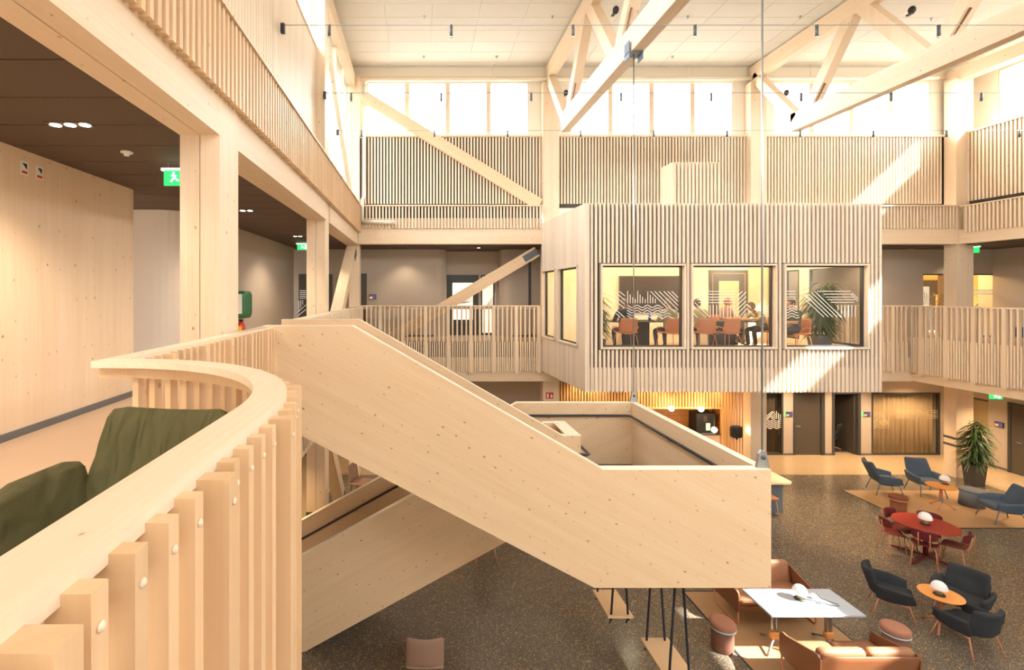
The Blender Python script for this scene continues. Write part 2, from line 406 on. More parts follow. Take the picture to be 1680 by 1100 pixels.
# ---- galleries: slabs with a floor covering and the ceiling of the ground floor
def arc(cx, cy, r, a0, a1, n): return [(cx+r*math.cos(math.radians(a0+(a1-a0)*i/n)), cy+r*math.sin(math.radians(a0+(a1-a0)*i/n))) for i in range(n+1)]
BC = (-1.73, 1.58)
lp = [(-6, -2), (-.55, -2)] + arc(*BC, 1.18, 0, 90, 14) + [(-1.92, 2.76), (-1.92, 17.2), (-6, 17.2)]
struct('gallery_slab_left', prism(lp, 'z', 3.0, 4.18), 'wy')
struct('floor_gallery_left', prism(lp, 'z', 4.18, 4.2), 'vinyl')
struct('gallery_slab_back', box(-1.92, 16.6, 14.83, 17.2, 3.0, 4.18), 'wx')
struct('floor_gallery_back', box(-1.92, 19.4, 14.83, 19.5, 4.18, 4.2), 'vinyl')
struct('gallery_slab_right', box(15.06, 19.4, 1, 14.83, 3.0, 4.18).addraw(box(16.6, 19.4, 14.83, 17.2, 3.0, 4.18)), 'wy')
struct('floor_gallery_right', box(15.06, 19.4, 1, 14.83, 4.18, 4.2), 'vinyl')
# ---- level 2 walls
struct('wall_left', box(-4.34, -4.14, -3, 6.97, 4.2, 7.17), 'wall')
struct('baseboard_left', box(-4.14, -4.115, -3, 6.97, 4.2, 4.275), 'base')
# beige wall that comes back after the wooden one, with a rounded corner
cp = [(-6, 8.5), (-4.75, 8.62)] + [(x, y) for x, y in arc(-4.72, 9.17, .55, 90, 0, 1)][:0]
rc = arc(-4.75, 9.2, .58, -90, 0, 8)
poly = [(-6, 8.62)] + rc + [(-4.17, 15.9), (-6, 15.9)]
struct('wall_left_corridor', prism(poly, 'z', 4.2, 7.17), 'beige')
struct('wall_left_recess', box(-6.2, -6, 5, 9, 4.2, 7.17), 'beige')
W2 = 16.4
# back corridor wall: left run with rounded end, door niche, rounded pier, run to the right
pl = [(-6, W2), (.45, W2)] + arc(.55, W2+.35, .35, -90, 0, 6) + [(.90, W2+.9), (-6, W2+.9)]
struct('wall_back_left', prism(pl, 'z', 4.2, 7.2), 'beige')
struct('wall_back_niche', box(.85, 2.85, W2+.75, W2+.95, 6.33, 7.2).addraw(box(2.05, 2.14, W2+.75, W2+.95, 4.2, 6.33)).addraw(box(2.60, 2.9, W2+.75, W2+.95, 4.2, 6.33)), 'beige')
pr = [(2.75, W2+.9)] + arc(3.1, W2+.35, .35, 180, 270, 6) + [(4.2, W2), (4.2, W2+.9)]
struct('wall_back_pier', prism(pr, 'z', 4.2, 7.2), 'beige')
wr = MB()
for a, b, z0, z1 in ((4.2, 17.05, 4.2, 7.2), (17.05, 20.0, 6.34, 7.2), (19.98, 21.6, 4.2, 7.2), (17.75, 18.75, 4.2, 6.34)):
    box(a, b, W2, W2+.2, z0, z1, wr)
struct('wall_back_right', wr, 'beige')
struct('wall_right_gallery', box(19.4, 19.6, 0, W2, 3.0, 7.2), 'beige')
bb2 = MB(); box(-4.17, .5, W2-.015, W2, 4.2, 4.27, bb2); box(3.1, 4.0, W2-.015, W2, 4.2, 4.27, bb2)
struct('baseboard_back_gallery', bb2, 'base')
struct('trim_1', box(3.66, 3.74, W2-.03, W2+.01, 4.2, 7.2), 'frame')
# yellow-lit room behind the right gallery
yr = MB(); box(16.9, 21.4, 19.3, 19.5, 4.2, 7.2, yr); box(16.8, 17.0, W2+.2, 19.4, 4.2, 7.2, yr); box(21.2, 21.4, W2+.2, 19.4, 4.2, 7.2, yr); box(16.8, 21.4, W2+.2, 19.5, 6.9, 7.0, yr)
struct('wall_room_gallery', yr, M.setdefault('yellowroom', plain('warm_yellow_paint', (.80, .56, .20), .7)))
point('room_light', (18.4, 17.8, 6.6), 60, (1, .8, .45), .2)
# ---- ceilings of level 2: dark brown panels laid across the corridor
cl = struct('ceiling_gallery_left', box(-6.2, -2.2, -3, 16.4, 7.185, 7.3), 'joint')
pm = box(-6.1, -2.24, 0, .585, 7.168, 7.184).mesh('ceiling_panel', 'ceil2')
for i in range(28): obj('ceiling_panel', pm, None, cl, (0, .1+.6*i, 0))
cb = struct('ceiling_gallery_back', box(-2.2, 16.7, 15.0, 17.4, 7.185, 7.3), 'joint')
pm2 = box(0, .585, 15.15, 17.35, 7.168, 7.184).mesh('ceiling_panel', 'ceil2')
for i in range(31): obj('ceiling_panel', pm2, None, cb, (-2.2+.6*i, 0, 0))
cr = struct('ceiling_gallery_right', box(16.7, 21.5, 0, 17.4, 7.185, 7.3), 'joint')
pm3 = box(16.75, 19.4, 0, .585, 7.168, 7.184).mesh('ceiling_panel', 'ceil2')
for i in range(12): obj('ceiling_panel', pm3, None, cr, (0, 10.0+.6*i, 0))
# ---- roof
RZ = 12.85
rf = struct('ceiling', box(-3, 18, -7, 16.2, RZ, RZ+.3), 'creamj')
tm = box(0, 1.188, 0, .588, RZ-.012, RZ-.001).mesh('ceiling_tile', 'cream')
for j in range(8):
    for i in range(16): obj('ceiling_tile', tm, None, rf, (-2.1+1.2*i, 10.75+.6*j, 0))
# ---- upper back wall: cream band, clerestory windows, slatted cladding
UB = 15.3
BAYS = [(-1.88, 3.80), (4.30, 10.24), (10.73, 16.42)]
wn = [(-1.72, 3.45), (4.72, 9.92), (11.15, 16.15)]
ub = MB(); box(-2.4, 17.4, UB, UB+.3, 12.40, RZ, ub); box(-2.4, 17.4, UB+.02, UB+.3, 8.2, 10.66, ub)
edges = [-2.4] + [e for q in wn for e in q] + [17.4]
for i in range(0, len(edges), 2): box(edges[i], edges[i+1], UB, UB+.3, 10.66, 12.40, ub)
wbu = struct('wall_back_upper', ub, 'offwhite')
obj('backing', box(-1.9, 16.6, UB-.03, UB-.002, 8.38, 10.60), 'dark', wbu)
sm = box(-.027, .027, UB-.085, UB-.03, 8.50, 10.60).mesh('slat', 'slat')
for a, b in BAYS:
    n = round((b-a)/.0975)
    for i in range(n): obj('slat', sm, None, wbu, (a+(i+.5)*(b-a)/n, 0, 0))
obj('sill_board', box(-1.9, 16.6, UB-.13, UB+.02, 10.60, 10.66), 'wx', wbu)
for k, (a, b) in enumerate(wn):
    fr = MB(); box(a, b, UB+.02, UB+.14, 10.66, 10.72, fr); box(a, b, UB+.02, UB+.14, 12.33, 12.40, fr); box(a, a+.06, UB+.02, UB+.14, 10.72, 12.33, fr); box(b-.06, b, UB+.02, UB+.14, 10.72, 12.33, fr)
    o = struct('window_%d' % (k+1), fr, 'offwhite')
    st = (b-a)/4
    for i in range(4):
        obj('pane', box(a+i*st+.07, a+(i+1)*st-.07, UB+.07, UB+.08, 10.72, 12.33), 'glass', o)
        if i: obj('mullion', box(a+i*st-.07, a+i*st+.07, UB+.02, UB+.14, 10.72, 12.33), 'wz', o)
# ---- upper right wall with clerestory
RX = 16.88; RW = 17.35
ru = MB(); box(RX+.02, RW+.1, -6, UB, 8.3, 10.60, ru); box(RW, RW+.25, -6, UB, 12.42, RZ, ru); box(RX, RW+.25, -6, 16, 3.0+4.2, 8.3, ru)
for a, b in ((14.55, 15.6), (8.6, 9.4), (2.4, 3.2)): box(RW, RW+.25, a, b, 10.6, 12.42, ru)
wru = struct('wall_right_upper', ru, 'offwhite')
obj('backing', box(RX-.02, RX+.015, 6, 15.0, 8.38, 10.60), 'dark', wru)
smr = box(RX-.08, RX-.02, -.027, .027, 8.50, 10.60).mesh('slat', 'slat')
for i in range(44): obj('slat', smr, None, wru, (0, 14.93-.0975*i, 0))
obj('sill_board', box(RX-.12, RW+.05, -6, 15.05, 10.60, 10.66), 'wy', wru)
for k, (a, b) in enumerate(((9.4, 14.55), (3.2, 8.6), (-3, 2.4))):
    fr = MB(); box(RW+.02, RW+.12, a, b, 10.66, 10.72, fr); box(RW+.02, RW+.12, a, b, 12.36, 12.42, fr); box(RW+.02, RW+.12, a, a+.05, 10.72, 12.36, fr); box(RW+.02, RW+.12, b-.05, b, 10.72, 12.36, fr)
    o = struct('window_%d' % (k+4), fr, 'wz')
    st = (b-a)/3
    for i in range(3):
        obj('pane', box(RW+.06, RW+.07, a+i*st+.05, a+(i+1)*st-.05, 10.72, 12.36), 'glass', o)
        if i: obj('mullion', box(RW+.02, RW+.12, a+i*st-.05, a+i*st+.05, 10.72, 12.36), 'wz', o)
struct('wall_right_outer', box(19.6, 19.8, -6, 17, 0, 7.3), 'offwhite')
# ---- upper left wall: wooden boards, clerestory above, tall windows in the last bay
LX = -2.14
lu = MB(); box(LX-.2, LX-.03, -6, 9.85, 7.3, 10.62, lu); box(LX-.3, LX-.03, -6, 15.4, 12.42, RZ, lu); box(LX-.2, LX-.03, 9.85, 15.4, 7.3, 8.5, lu)
wlu = struct('wall_left_upper', lu, 'wall')
sml = box(LX-.03, LX+.03, -.043, .043, 8.36, 10.62).mesh('board', 'slat')
for i in range(64): obj('board', sml, None, wlu, (0, 3.45+.1*i, 0))
obj('sill_board', box(LX-.2, LX+.05, -6, 9.8, 10.62, 10.67), 'wy', wlu)
for k, (a, b, z0, n) in enumerate(((10.25, 14.95, 8.5, 4), (5.2, 9.7, 10.67, 4), (-3, 4.4, 10.67, 5))):
    fr = MB(); x0, x1 = LX-.16, LX-.05
    box(x0, x1, a, b, z0, z0+.06, fr); box(x0, x1, a, b, 12.36, 12.42, fr); box(x0, x1, a, a+.05, z0, 12.36, fr); box(x0, x1, b-.05, b, z0, 12.36, fr)
    o = struct('window_%d' % (k+7), fr, 'wz')
    st = (b-a)/n
    for i in range(n):
        obj('pane', box(x0+.04, x0+.05, a+i*st+.05, a+(i+1)*st-.05, z0+.06, 12.36), 'glasst' if k == 0 else 'glass', o)
        if i: obj('mullion', box(x0, x1, a+i*st-.045, a+i*st+.045, z0+.06, 12.36), 'wz', o)

# ---- wall behind the camera, with an unseen high window added for frontal fill
fwl = MB(); box(-7, 19.6, -6.3, -6.0, 0, 10.66, fwl); box(-7, 19.6, -6.3, -6.0, 12.42, RZ, fwl); box(-7, 1, -6.3, -6.0, 10.66, 12.42, fwl); box(11.5, 19.6, -6.3, -6.0, 10.66, 12.42, fwl)
struct('wall_front', fwl, 'offwhite')
o = struct('window_16', box(1, 11.5, -6.2, -6.1, 10.66, 10.72).addraw(box(1, 11.5, -6.2, -6.1, 12.36, 12.42)), 'wz'); obj('pane', box(1, 11.5, -6.16, -6.15, 10.72, 12.36), 'glass', o)
# ================================================================== TIMBER FRAME
def column(label, x0, x1, y0, y1, z0, z1, seam=True, bands=None, group=None):
    t = thing('timber_column', label, 'column', ((x0+x1)/2, (y0+y1)/2, z0), 0, group); T0 = Vector(t.location)
    def sh(mb): return mb.xf(T(-T0))
    if seam:
        c = (x0+x1)/2
        obj('lamella', sh(box(x0, c-.004, y0, y1, z0, z1)), 'wz', t); obj('lamella', sh(box(c+.004, x1, y0, y1, z0, z1)), 'wz', t)
        obj('seam', sh(box(c-.004, c+.004, y0+.012, y1-.012, z0, z1)), 'seam', t)
    else: obj('shaft', sh(box(x0, x1, y0, y1, z0, z1)), 'wz', t)
    if bands:
        for z in bands: obj('rubber_band', sh(box(x0-.012, x1+.012, y0-.012, y1+.012, z, z+.07)), 'steeld', t)
    return t
column('split timber column beside the green armchair balcony, with a dark centre seam', -2.26, -1.885, 4.54, 5.0, 0, 7.6, bands=(.95, 1.17))
column('split timber column next to the leaning brace, rising to the clerestory', -2.31, -1.94, 9.80, 10.22, 0, 12.4, bands=(.95, 1.17))
column('timber column in the far corner where both galleries meet', -2.22, -1.90, 15.0, 15.4, 0, 12.4, seam=False)
column('timber column behind the red sign, left end of the meeting pod', 3.80, 4.30, 15.0, 15.35, 0, 12.25, seam=False)
column('timber column above the slatted roof box, carrying the middle truss', 10.24, 10.73, 15.0, 15.35, 0, 12.25, seam=False)
column('corner timber column beside the tall potted plant with two dark rubber bands', 16.45, 16.98, 14.85, 15.2, 0, 12.3, seam=False, bands=(.95, 1.17))
def beam(label, mb, mat): return tag(obj('timber_beam', mb, mat), label, 'beam')
beam('timber edge beam over the wooden wall corridor, ending at the first column', box(-2.26, -2.074, -2, 4.54, 7.16, 7.6).addraw(box(-2.066, -1.885, -2, 4.54, 7.16, 7.6)), 'wy')
beam('timber edge beam between the two split columns', box(-2.28, -2.10, 5.0, 9.80, 7.16, 7.6).addraw(box(-2.092, -1.90, 5.0, 9.80, 7.16, 7.6)), 'wy')
beam('timber edge beam from the braced split column to the far corner', box(-2.28, -1.91, 10.22, 15.0, 7.16, 7.6), 'wy')
beam('timber edge beam above the back gallery left of the meeting pod', box(-1.9, 3.72, 14.80, 15.05, 7.19, 7.62), 'wx')
beam('timber edge beam above the back gallery right of the meeting pod', box(10.9, 16.5, 14.80, 15.0, 7.19, 7.62), 'wx')
beam('timber edge beam above the right gallery', box(16.48, 16.8, 2, 14.85, 7.19, 7.62), 'wy')
beam('timber floor beam below the back gallery balustrade', box(-1.9, 16.5, 14.80, 14.83, 2.98, 3.28), 'wx')
beam('timber eaves beam on top of the left clerestory', box(LX-.25, LX+.10, 3, 15.2, 12.1, 12.5), 'wy')
beam('timber eaves beam on top of the right clerestory', box(16.55, 16.9, 2, 15.3, 12.25, 12.62), 'wy')
beam('narrow timber wall plate above the back clerestory', box(-2.1, 16.9, UB-.08, UB, 12.44, 12.52), 'wx')
def brace(label, a, b, w, h, side, mat, plate=None):
    t = thing('timber_brace', label, 'brace', a); T0 = Vector(a)
    obj('strut', bar(Vector((0,0,0)), Vector(b)-T0, w, h, side=side), mat, t)
    if plate:
        p0, p1 = [Vector(a).lerp(Vector(b), s)-T0 for s in plate]
        obj('steel_plate', bar(p0, p1, w+.03, h*.62, side=side), 'steeld', t)
    return t
brace('diagonal timber brace across the slatted wall from the far corner column', (-1.76, 15.07, 11.80), (3.70, 15.07, 8.45), .14, .34, (0,1,0), 'wdn')
brace('diagonal timber brace behind the back balustrade with a steel plate end', (3.64, 15.2, 6.99), (-.95, 15.2, 4.25), .2, .33, (0,1,0), 'wup', (0, .09))
brace('leaning timber brace between the split column and the far corner', (-2.08, 14.6, 6.98), (-2.08, 10.8, 4.3), .28, .3, (1,0,0), 'wz', (0.02, .1))
brace('thin timber brace across the tall left windows', (LX+.02, 10.4, 11.9), (LX+.02, 14.8, 8.5), .1, .12, (1,0,0), 'wz')
brace('ground floor timber brace rising to the split column', (-2.12, 12.8, .15), (-2.12, 10.5, 2.75), .28, .3, (1,0,0), 'wz', (.05, .14))
# ---- roof trusses
def truss(label, x):
    t = thing('roof_truss', label, 'truss', (x, 13.55, 10.2)); T0 = Vector(t.location)
    def sh(mb): return mb.xf(T(-T0))
    obj('bottom_chord', sh(box(x-.115, x+.115, -1.0, 13.55, 10.2, 10.7)), 'wy', t)
    obj('top_chord', sh(box(x-.115, x+.115, -1.0, 15.25, 12.36, 12.80)), 'wy', t)
    obj('diagonal', sh(bar((x, 15.1, 12.45), (x, 13.45, 10.55), .23, .26, side=(1,0,0))), 'wz', t)
    bots = [13.15, 9.85, 6.55, 3.25]; tops = [11.55, 8.25, 4.95, 1.65]
    for i, bt in enumerate(bots):
        obj('diagonal', sh(bar((x, bt-.12, 10.6), (x, tops[i]+.1, 12.5), .22, .28, side=(1,0,0))), 'wz', t)
        d = obj('slot', sh(bar((x-.05, bt-.25, 10.76), (x-.05, bt-.25-.35, 11.17), .012, .285, side=(1,0,0))), 'seam', t)
        if i+1 < len(bots): obj('diagonal', sh(bar((x, tops[i]-.1, 12.5), (x, bots[i+1]+.16, 10.6), .22, .28, side=(1,0,0))), 'wz', t)
    return t
truss('timber roof truss carrying the steel hanger rod of the stair', 4.05)
truss('timber roof truss above the right windows of the meeting pod', 10.48)

# ================================================================== BALUSTRADES
# level 3 fascia bands
def band_back(label, a, b):
    t = thing('gallery_fascia', label, 'fascia', (a, 14.75, 7.62)); T0 = Vector(t.location)
    obj('cap_rail', box(a, b, 14.70, 14.86, 8.33, 8.37).xf(T(-T0)), 'wx', t)
    obj('backing_upper', box(a, b, 14.86, 14.88, 7.98, 8.33).xf(T(-T0)), 'dark', t)
    obj('backing_lower', box(a, b, 14.80, 14.86, 7.62, 7.98).xf(T(-T0)), 'wx', t)
    me = box(-.027, .027, 14.74, 14.80, 7.66, 8.33).xf(T((0, -T0.y, -T0.z))).mesh('slat', 'slat')
    for i in range(int((b-a)/.1)): obj('slat', me, None, t, (.05+.1*i, 0, 0))
band_back('upper gallery slat band over the back corridor, left of the meeting pod', -1.9, 3.72)
band_back('upper gallery slat band over the back corridor, right of the meeting pod', 10.9, 16.5)
def band_side(label, x, sgn, a, b, name='gallery_fascia'):
    t = thing(name, label, 'fascia', (x, a, 7.6)); T0 = Vector(t.location)
    def bx(x0, x1, *r): return box(min(x0, x1), max(x0, x1), *r).xf(T(-T0))
    obj('cap_rail', bx(x-.05*sgn, x+.10*sgn, a, b, 8.30, 8.335), 'wy', t)
    obj('backing', bx(x-.06*sgn, x-.02*sgn, a, b, 7.6, 8.30), 'wy', t)
    me = bx(x-.02*sgn, x+.075*sgn, a-.024, a+.024, 7.52, 8.30).mesh('slat', 'bal' if sgn > 0 else 'slat')
    for i in range(int((b-a)/.1)): obj('slat', me, None, t, (0, .05+.1*i, 0))
band_side('upper gallery slat band along the wooden corridor side', -1.88, 1, 1.6, 14.7)
band_side('upper gallery slat band above the right gallery', 16.48, -1, 9.5, 14.7)
# level 2, back gallery
def rail_back(label, a, b):
    t = thing('gallery_balustrade', label, 'balustrade', (a, 14.75, 3.28)); T0 = Vector(t.location)
    def bx(*r): return box(*r).xf(T(-T0))
    obj('handrail', bx(a, b, 14.72, 14.85, 5.27, 5.31), 'wx', t)
    obj('under_rail', bx(a, b, 14.80, 14.84, 5.19, 5.27), 'wx', t)
    obj('backing_upper', bx(a, b, 14.81, 14.84, 3.72, 4.20), 'dark', t)
    obj('backing_lower', bx(a, b, 14.78, 14.83, 3.28, 3.72), 'wx', t)
    sl = bx(a-.022, a+.022, 14.72, 14.80, 3.30, 5.27).mesh('baluster', 'slat'); wd = bx(a-.048, a+.048, 14.69, 14.80, 3.25, 5.29).mesh('post', 'slat')
    lo = bx(a-.02, a+.02, 14.74, 14.80, 3.30, 4.2).mesh('lower_slat', 'slat')
    for i in range(int((b-a)/.138)):
        obj('post' if i % 5 == 4 else 'baluster', wd if i % 5 == 4 else sl, None, t, (.07+.138*i, 0, 0))
        obj('lower_slat', lo, None, t, (.07+.138*i+.069, 0, 0))
rail_back('slatted balustrade of the back gallery between the stair and the meeting pod', -1.85, 3.70)
rail_back('slatted balustrade of the back gallery right of the meeting pod', 10.98, 14.98)
t = thing('gallery_balustrade', 'slatted balustrade with uneven posts along the right gallery', 'balustrade', (14.98, 9.0, 3.28)); T0 = Vector(t.location)
def bx(*r): return box(*r).xf(T(-T0))
obj('handrail', bx(14.95, 15.08, 9.0, 14.85, 5.27, 5.31), 'wy', t); obj('fascia', bx(15.03, 15.06, 9.0, 14.8, 3.28, 4.18), 'wy', t)
lo = bx(14.95, 15.03, 8.98, 9.02, 3.28, 4.35).mesh('lower_slat', 'slat'); sl = bx(14.95, 15.03, 8.978, 9.022, 3.26, 5.28).mesh('baluster', 'slat'); wd = bx(14.92, 15.03, 8.955, 9.045, 3.22, 5.30).mesh('post', 'slat')
for i in range(42):
    obj('post' if i % 5 == 4 else 'baluster', wd if i % 5 == 4 else sl, None, t, (0, .07+.138*i, 0)); obj('lower_slat', lo, None, t, (0, .14+.138*i, 0))
# level 2, the curved balcony rail next to the camera
t = thing('balcony_balustrade', 'curved wooden balcony balustrade wrapping the green armchair', 'balustrade', (-.55, 0, 3.7)); T0 = Vector(t.location)
path = [(-.55+.018, -1.6), (-.55, 1.58)] + arc(*BC, 1.18, 3, 90, 26) + [(-1.84, 2.76)]
def sweep(path, off0, off1, z0, z1):
    mb = MB(); n = len(path); v = []; f = []
    for i, p in enumerate(path):
        a = Vector(path[max(i-1, 0)]); b = Vector(path[min(i+1, n-1)]); d = (b-a).normalized(); nn = Vector((d.y, -d.x))   # to the right = atrium side
        for o, z in ((off0, z0), (off1, z0), (off1, z1), (off0, z1)): v.append((p[0]+nn.x*o, p[1]+nn.y*o, z))
    for i in range(n-1):
        for j in range(4): f.append((i*4+j, i*4+(j+1) % 4, (i+1)*4+(j+1) % 4, (i+1)*4+j))
    f += [(0, 1, 2, 3)[::-1], tuple(range((n-1)*4, n*4))]
    mb.add(v, [q[::-1] for q in f]); return mb.xf(T(-T0))
RT = 5.29
obj('handrail', sweep(path, -.062, .066, RT-.036, RT), 'rail', t)
obj('under_rail', sweep(path, .008, .045, RT-.105, RT-.036), 'bal', t)
obj('fascia', sweep(path, .0, .03, 3.6, 4.18), 'bal', t)
slim = box(-.018, .018, .0, .062, 3.62, RT-.02).mesh('baluster', 'bal'); wide = box(-.024, .024, .0, .092, 3.62, RT-.02).mesh('post', 'bal')
plug = lathe([(.0, 0), (.008, 0), (.008, .002), (.005, .005), (0.0, .005)], 12).xf(R('Y', 90)).mesh('plug', 'rail')
# walk along the path at 0.1 m
s = 0; pts = []
P2 = [Vector(p) for p in path]; acc = 0; want = .06
for i in range(len(P2)-1):
    L = (P2[i+1]-P2[i]).length; d = (P2[i+1]-P2[i]).normalized()
    while want <= acc+L: pts.append((P2[i]+d*(want-acc), d)); want += .1
    acc += L
for i, (p, d) in enumerate(pts):
    if p.x < -1.66: continue
    nn = Vector((d.y, -d.x)); big = (i % 5 == 1)
    q = p+nn*.045
    o = obj('post' if big else 'baluster', wide if big else slim, None, t, (q.x-T0.x, q.y-T0.y, -T0.z)); o.rotation_euler = (0, 0, math.atan2(nn.y, nn.x)-PI/2)
    for z in (RT-.075,):
        pg = obj('plug', plug, None, o, (0.0, .0925 if big else .0625, z)); pg.rotation_euler = (0, 0, PI/2)
t = thing('balcony_balustrade', 'straight wooden balcony balustrade between the curved rail and the stair', 'balustrade', (-1.84, 2.76, 3.7)); T0 = Vector(t.location)
obj('handrail', box(-1.84, -1.715, 2.832, 5.618, RT-.036, RT).xf(T(-T0)), 'rail', t)
obj('under_rail', box(-1.775, -1.735, 2.83, 5.62, RT-.105, RT-.036).xf(T(-T0)), 'bal', t)
obj('fascia', box(-1.775, -1.745, 2.83, 5.62, 3.6, 4.18).xf(T(-T0)), 'bal', t)
for i in range(27):
    big = (i % 5 == 3)
    o = obj('post' if big else 'baluster', wide if big else slim, None, t, (-1.735-T0.x, 2.93+.1*i-T0.y, -T0.z), -PI/2)
    pg = obj('plug', plug, None, o, (0.0, .0925 if big else .0625, RT-.075)); pg.rotation_euler = (0, 0, PI/2)

# far-side balustrade from the stair to the corner of the left gallery
t = thing('gallery_balustrade', 'slatted balustrade of the left gallery beyond the stair', 'balustrade', (-1.84, 7.05, 3.7)); T0 = Vector(t.location)
obj('handrail', box(-1.92, -1.79, 7.07, 14.72, RT-.036, RT).xf(T(-T0)), 'rail', t)
obj('fascia', box(-1.85, -1.82, 7.07, 14.72, 3.3, 4.18).xf(T(-T0)), 'bal', t)
sl2 = box(-.02, .02, 0, .07, 3.3, RT-.02).mesh('baluster', 'slat')
for i in range(55): obj('baluster', sl2, None, t, (-1.81-T0.x, 7.14+.138*i-T0.y, -T0.z), -PI/2)

# ================================================================== STAIR
st = thing('staircase', 'big two-flight wooden staircase with solid board sides and hung landing', 'stair', (-2.1, 7.6, 0)); S0 = Vector(st.location)
def sh(mb): return mb.xf(T(-S0))
ZT, ZL = RT, 3.615      # top of the side boards up at the gallery / at the landing
obj('side_board', sh(prism([(-1.83, ZT), (-.794, ZT), (2.126, ZL), (4.075, ZL), (4.075, 2.247), (2.02, 2.247), (-1.37, 4.01), (-1.83, 4.25)], 'y', 5.62, 5.75)), 'wdn', st)
obj('side_board', sh(prism([(-2.0, ZT), (-.876, ZT), (2.05, ZL), (2.305, ZL), (2.305, 2.3), (2.0, 2.3), (-1.4, 4.05), (-2.0, 4.15)], 'y', 6.95, 7.05)), 'wdn', st)
obj('side_board', sh(prism([(1.96, ZL), (2.305, ZL), (2.305, 2.26), (-1.83, .0), (-2.75, 0), (-2.75, 1.03)], 'y', 7.65, 7.75)), 'wup', st)
obj('side_board', sh(prism([(1.807, ZL), (3.97, ZL), (3.97, 2.247), (2.3, 2.247), (-1.83, 0), (-2.75, 0), (-2.75, 1.12)], 'y', 9.07, 9.17)), 'wup', st)
cap = M.setdefault('cap', wood('toplit_edge_wood', ZY, X_, base=(.86, .78, .66), knots=0))  # paler strips along the board tops paint in light falling from above
def lit_edge_line(pts_, y0, y1):
    up = [(x, z+.008) for x, z in pts_]; obj('lit_edge_strip', sh(prism(pts_+up[::-1], 'y', y0, y1)), cap, st)
lit_edge_line([(-1.83, ZT), (-.794, ZT), (2.126, ZL), (4.075, ZL)], 5.618, 5.752)
lit_edge_line([(-2.0, ZT), (-.876, ZT), (2.05, ZL), (2.10, ZL)], 6.948, 7.052)
lit_edge_line([(-2.75, 1.03), (1.96, ZL), (2.10, ZL)], 7.648, 7.752)
lit_edge_line([(-2.75, 1.12), (1.807, ZL), (3.965, ZL)], 9.068, 9.172)
obj('lit_edge_strip', sh(box(3.963, 4.077, 5.752, 9.172, ZL, ZL+.008)), cap, st)
obj('end_board', sh(box(3.965, 4.075, 5.75, 9.17, 2.247, ZL)), M.setdefault('wend', wood('spruce_end_board', Z_, Y_, base=(.79, .61, .415), knots=1.0)), st)
obj('newel_board', sh(box(2.205, 2.305, 7.05, 7.65, 2.3, ZL)), 'wz', st)
obj('newel_cap', sh(box(2.10, 2.309, 6.95, 7.75, ZL, ZL+.012)), 'rail', st)
obj('landing', sh(box(2.1, 3.965, 5.75, 9.07, 2.27, 2.47)), 'steeld', st)
obj('soffit', sh(box(2.0, 3.965, 5.75, 9.07, 2.25, 2.27)), 'wx', st)
obj('soffit', sh(prism([(-1.0, 3.95), (2.15, 2.25), (2.15, 2.31), (-1.0, 4.01)], 'y', 5.75, 6.95)), 'wdn', st)
obj('soffit', sh(prism([(-1.75, .05), (2.15, 2.2), (2.15, 2.26), (-1.85, .05)], 'y', 7.75, 9.07)), 'wup', st)
obj('top_platform', sh(box(-1.93, -.80, 5.75, 6.95, 4.0, 4.2)), 'vinyl', st)
for i in range(9):
    z = 4.2-.173*(i+1); x = -.80+.324*i
    obj('tread', sh(box(x, x+.334, 5.75, 6.95, z-.15, z)), 'steeld', st)
for i in range(13):
    z = 2.47-.1764*(i+1); x = 2.1-.322*(i+1)
    obj('tread', sh(box(x, x+.332, 7.75, 9.07, max(z-.15, 0), z)), 'steeld', st)
# black handrails
hy = 8.99
hr = obj('handrail', sh(tube([(-2.7, hy, .83), (1.75, hy, 3.30), (1.86, hy, 3.385), (1.98, hy, 3.40), (3.82, hy, 3.40), (3.87, hy-.03, 3.40), (3.885, hy-.08, 3.40), (3.885, 5.85, 3.40)], .022, 10)), 'blackr', st)
for p in ((-1.2, hy, 1.66), (.2, hy, 2.43), (2.4, hy, 3.40), (3.3, hy, 3.4)): obj('bracket', tube([p, (p[0], p[1], p[2]-.05), (p[0], 9.07, p[2]-.06)], .007, 6).xf(T(-S0)), 'steel', hr)
for y in (8.4, 7.6, 6.8, 6.1): obj('bracket', tube([(3.885, y, 3.4), (3.885, y, 3.35), (3.965, y, 3.34)], .007, 6).xf(T(-S0)), 'steel', hr)
obj('handrail', sh(tube([(-.7, 6.88, 5.05), (2.1, 6.88, 3.43), (2.22, 6.87, 3.38), (2.36, 6.86, 3.38), (2.40, 6.9, 3.38), (2.40, 7.2, 3.38), (2.40, 7.8, 3.38), (2.34, 7.83, 3.38), (2.2, 7.83, 3.36), (-1.0, 7.83, 1.75)], .022, 10)), 'blackr', st)
# hanger rods
def rod(label, x, y, ztop, bracket):
    t = thing('hanger_rod', label, 'rod', (x, y, ZL))
    obj('rod', tube([(0,0,.16), (0,0,ztop-ZL)], .011, 8), 'steel', t)
    a = obj('foot_plate', prism([(-.075, 0), (.075, 0), (.045, .17), (.02, .21), (-.02, .21), (-.045, .17)], 'y', -.02, .02), 'steel', t)
    obj('pin', tube([(0, -.03, .13), (0, .03, .13)], .025, 12), 'steeld', a)
    if bracket:
        b = MB(); z = ztop-ZL
        box(-.135, .135, -.12, .12, z-.02, z+.0, b); box(-.135, -.118, -.1, .1, z-.12, z+.2, b); box(.118, .135, -.1, .1, z-.14, z+.12, b)
        obj('hanger_bracket', b, 'bluel', t)
rod('steel hanger rod at the far landing corner, with a bracket on the truss', 4.02, 9.12, 10.2, True)
rod('steel hanger rod with foot plate at the near landing corner', 4.02, 5.69, 10.2, True)
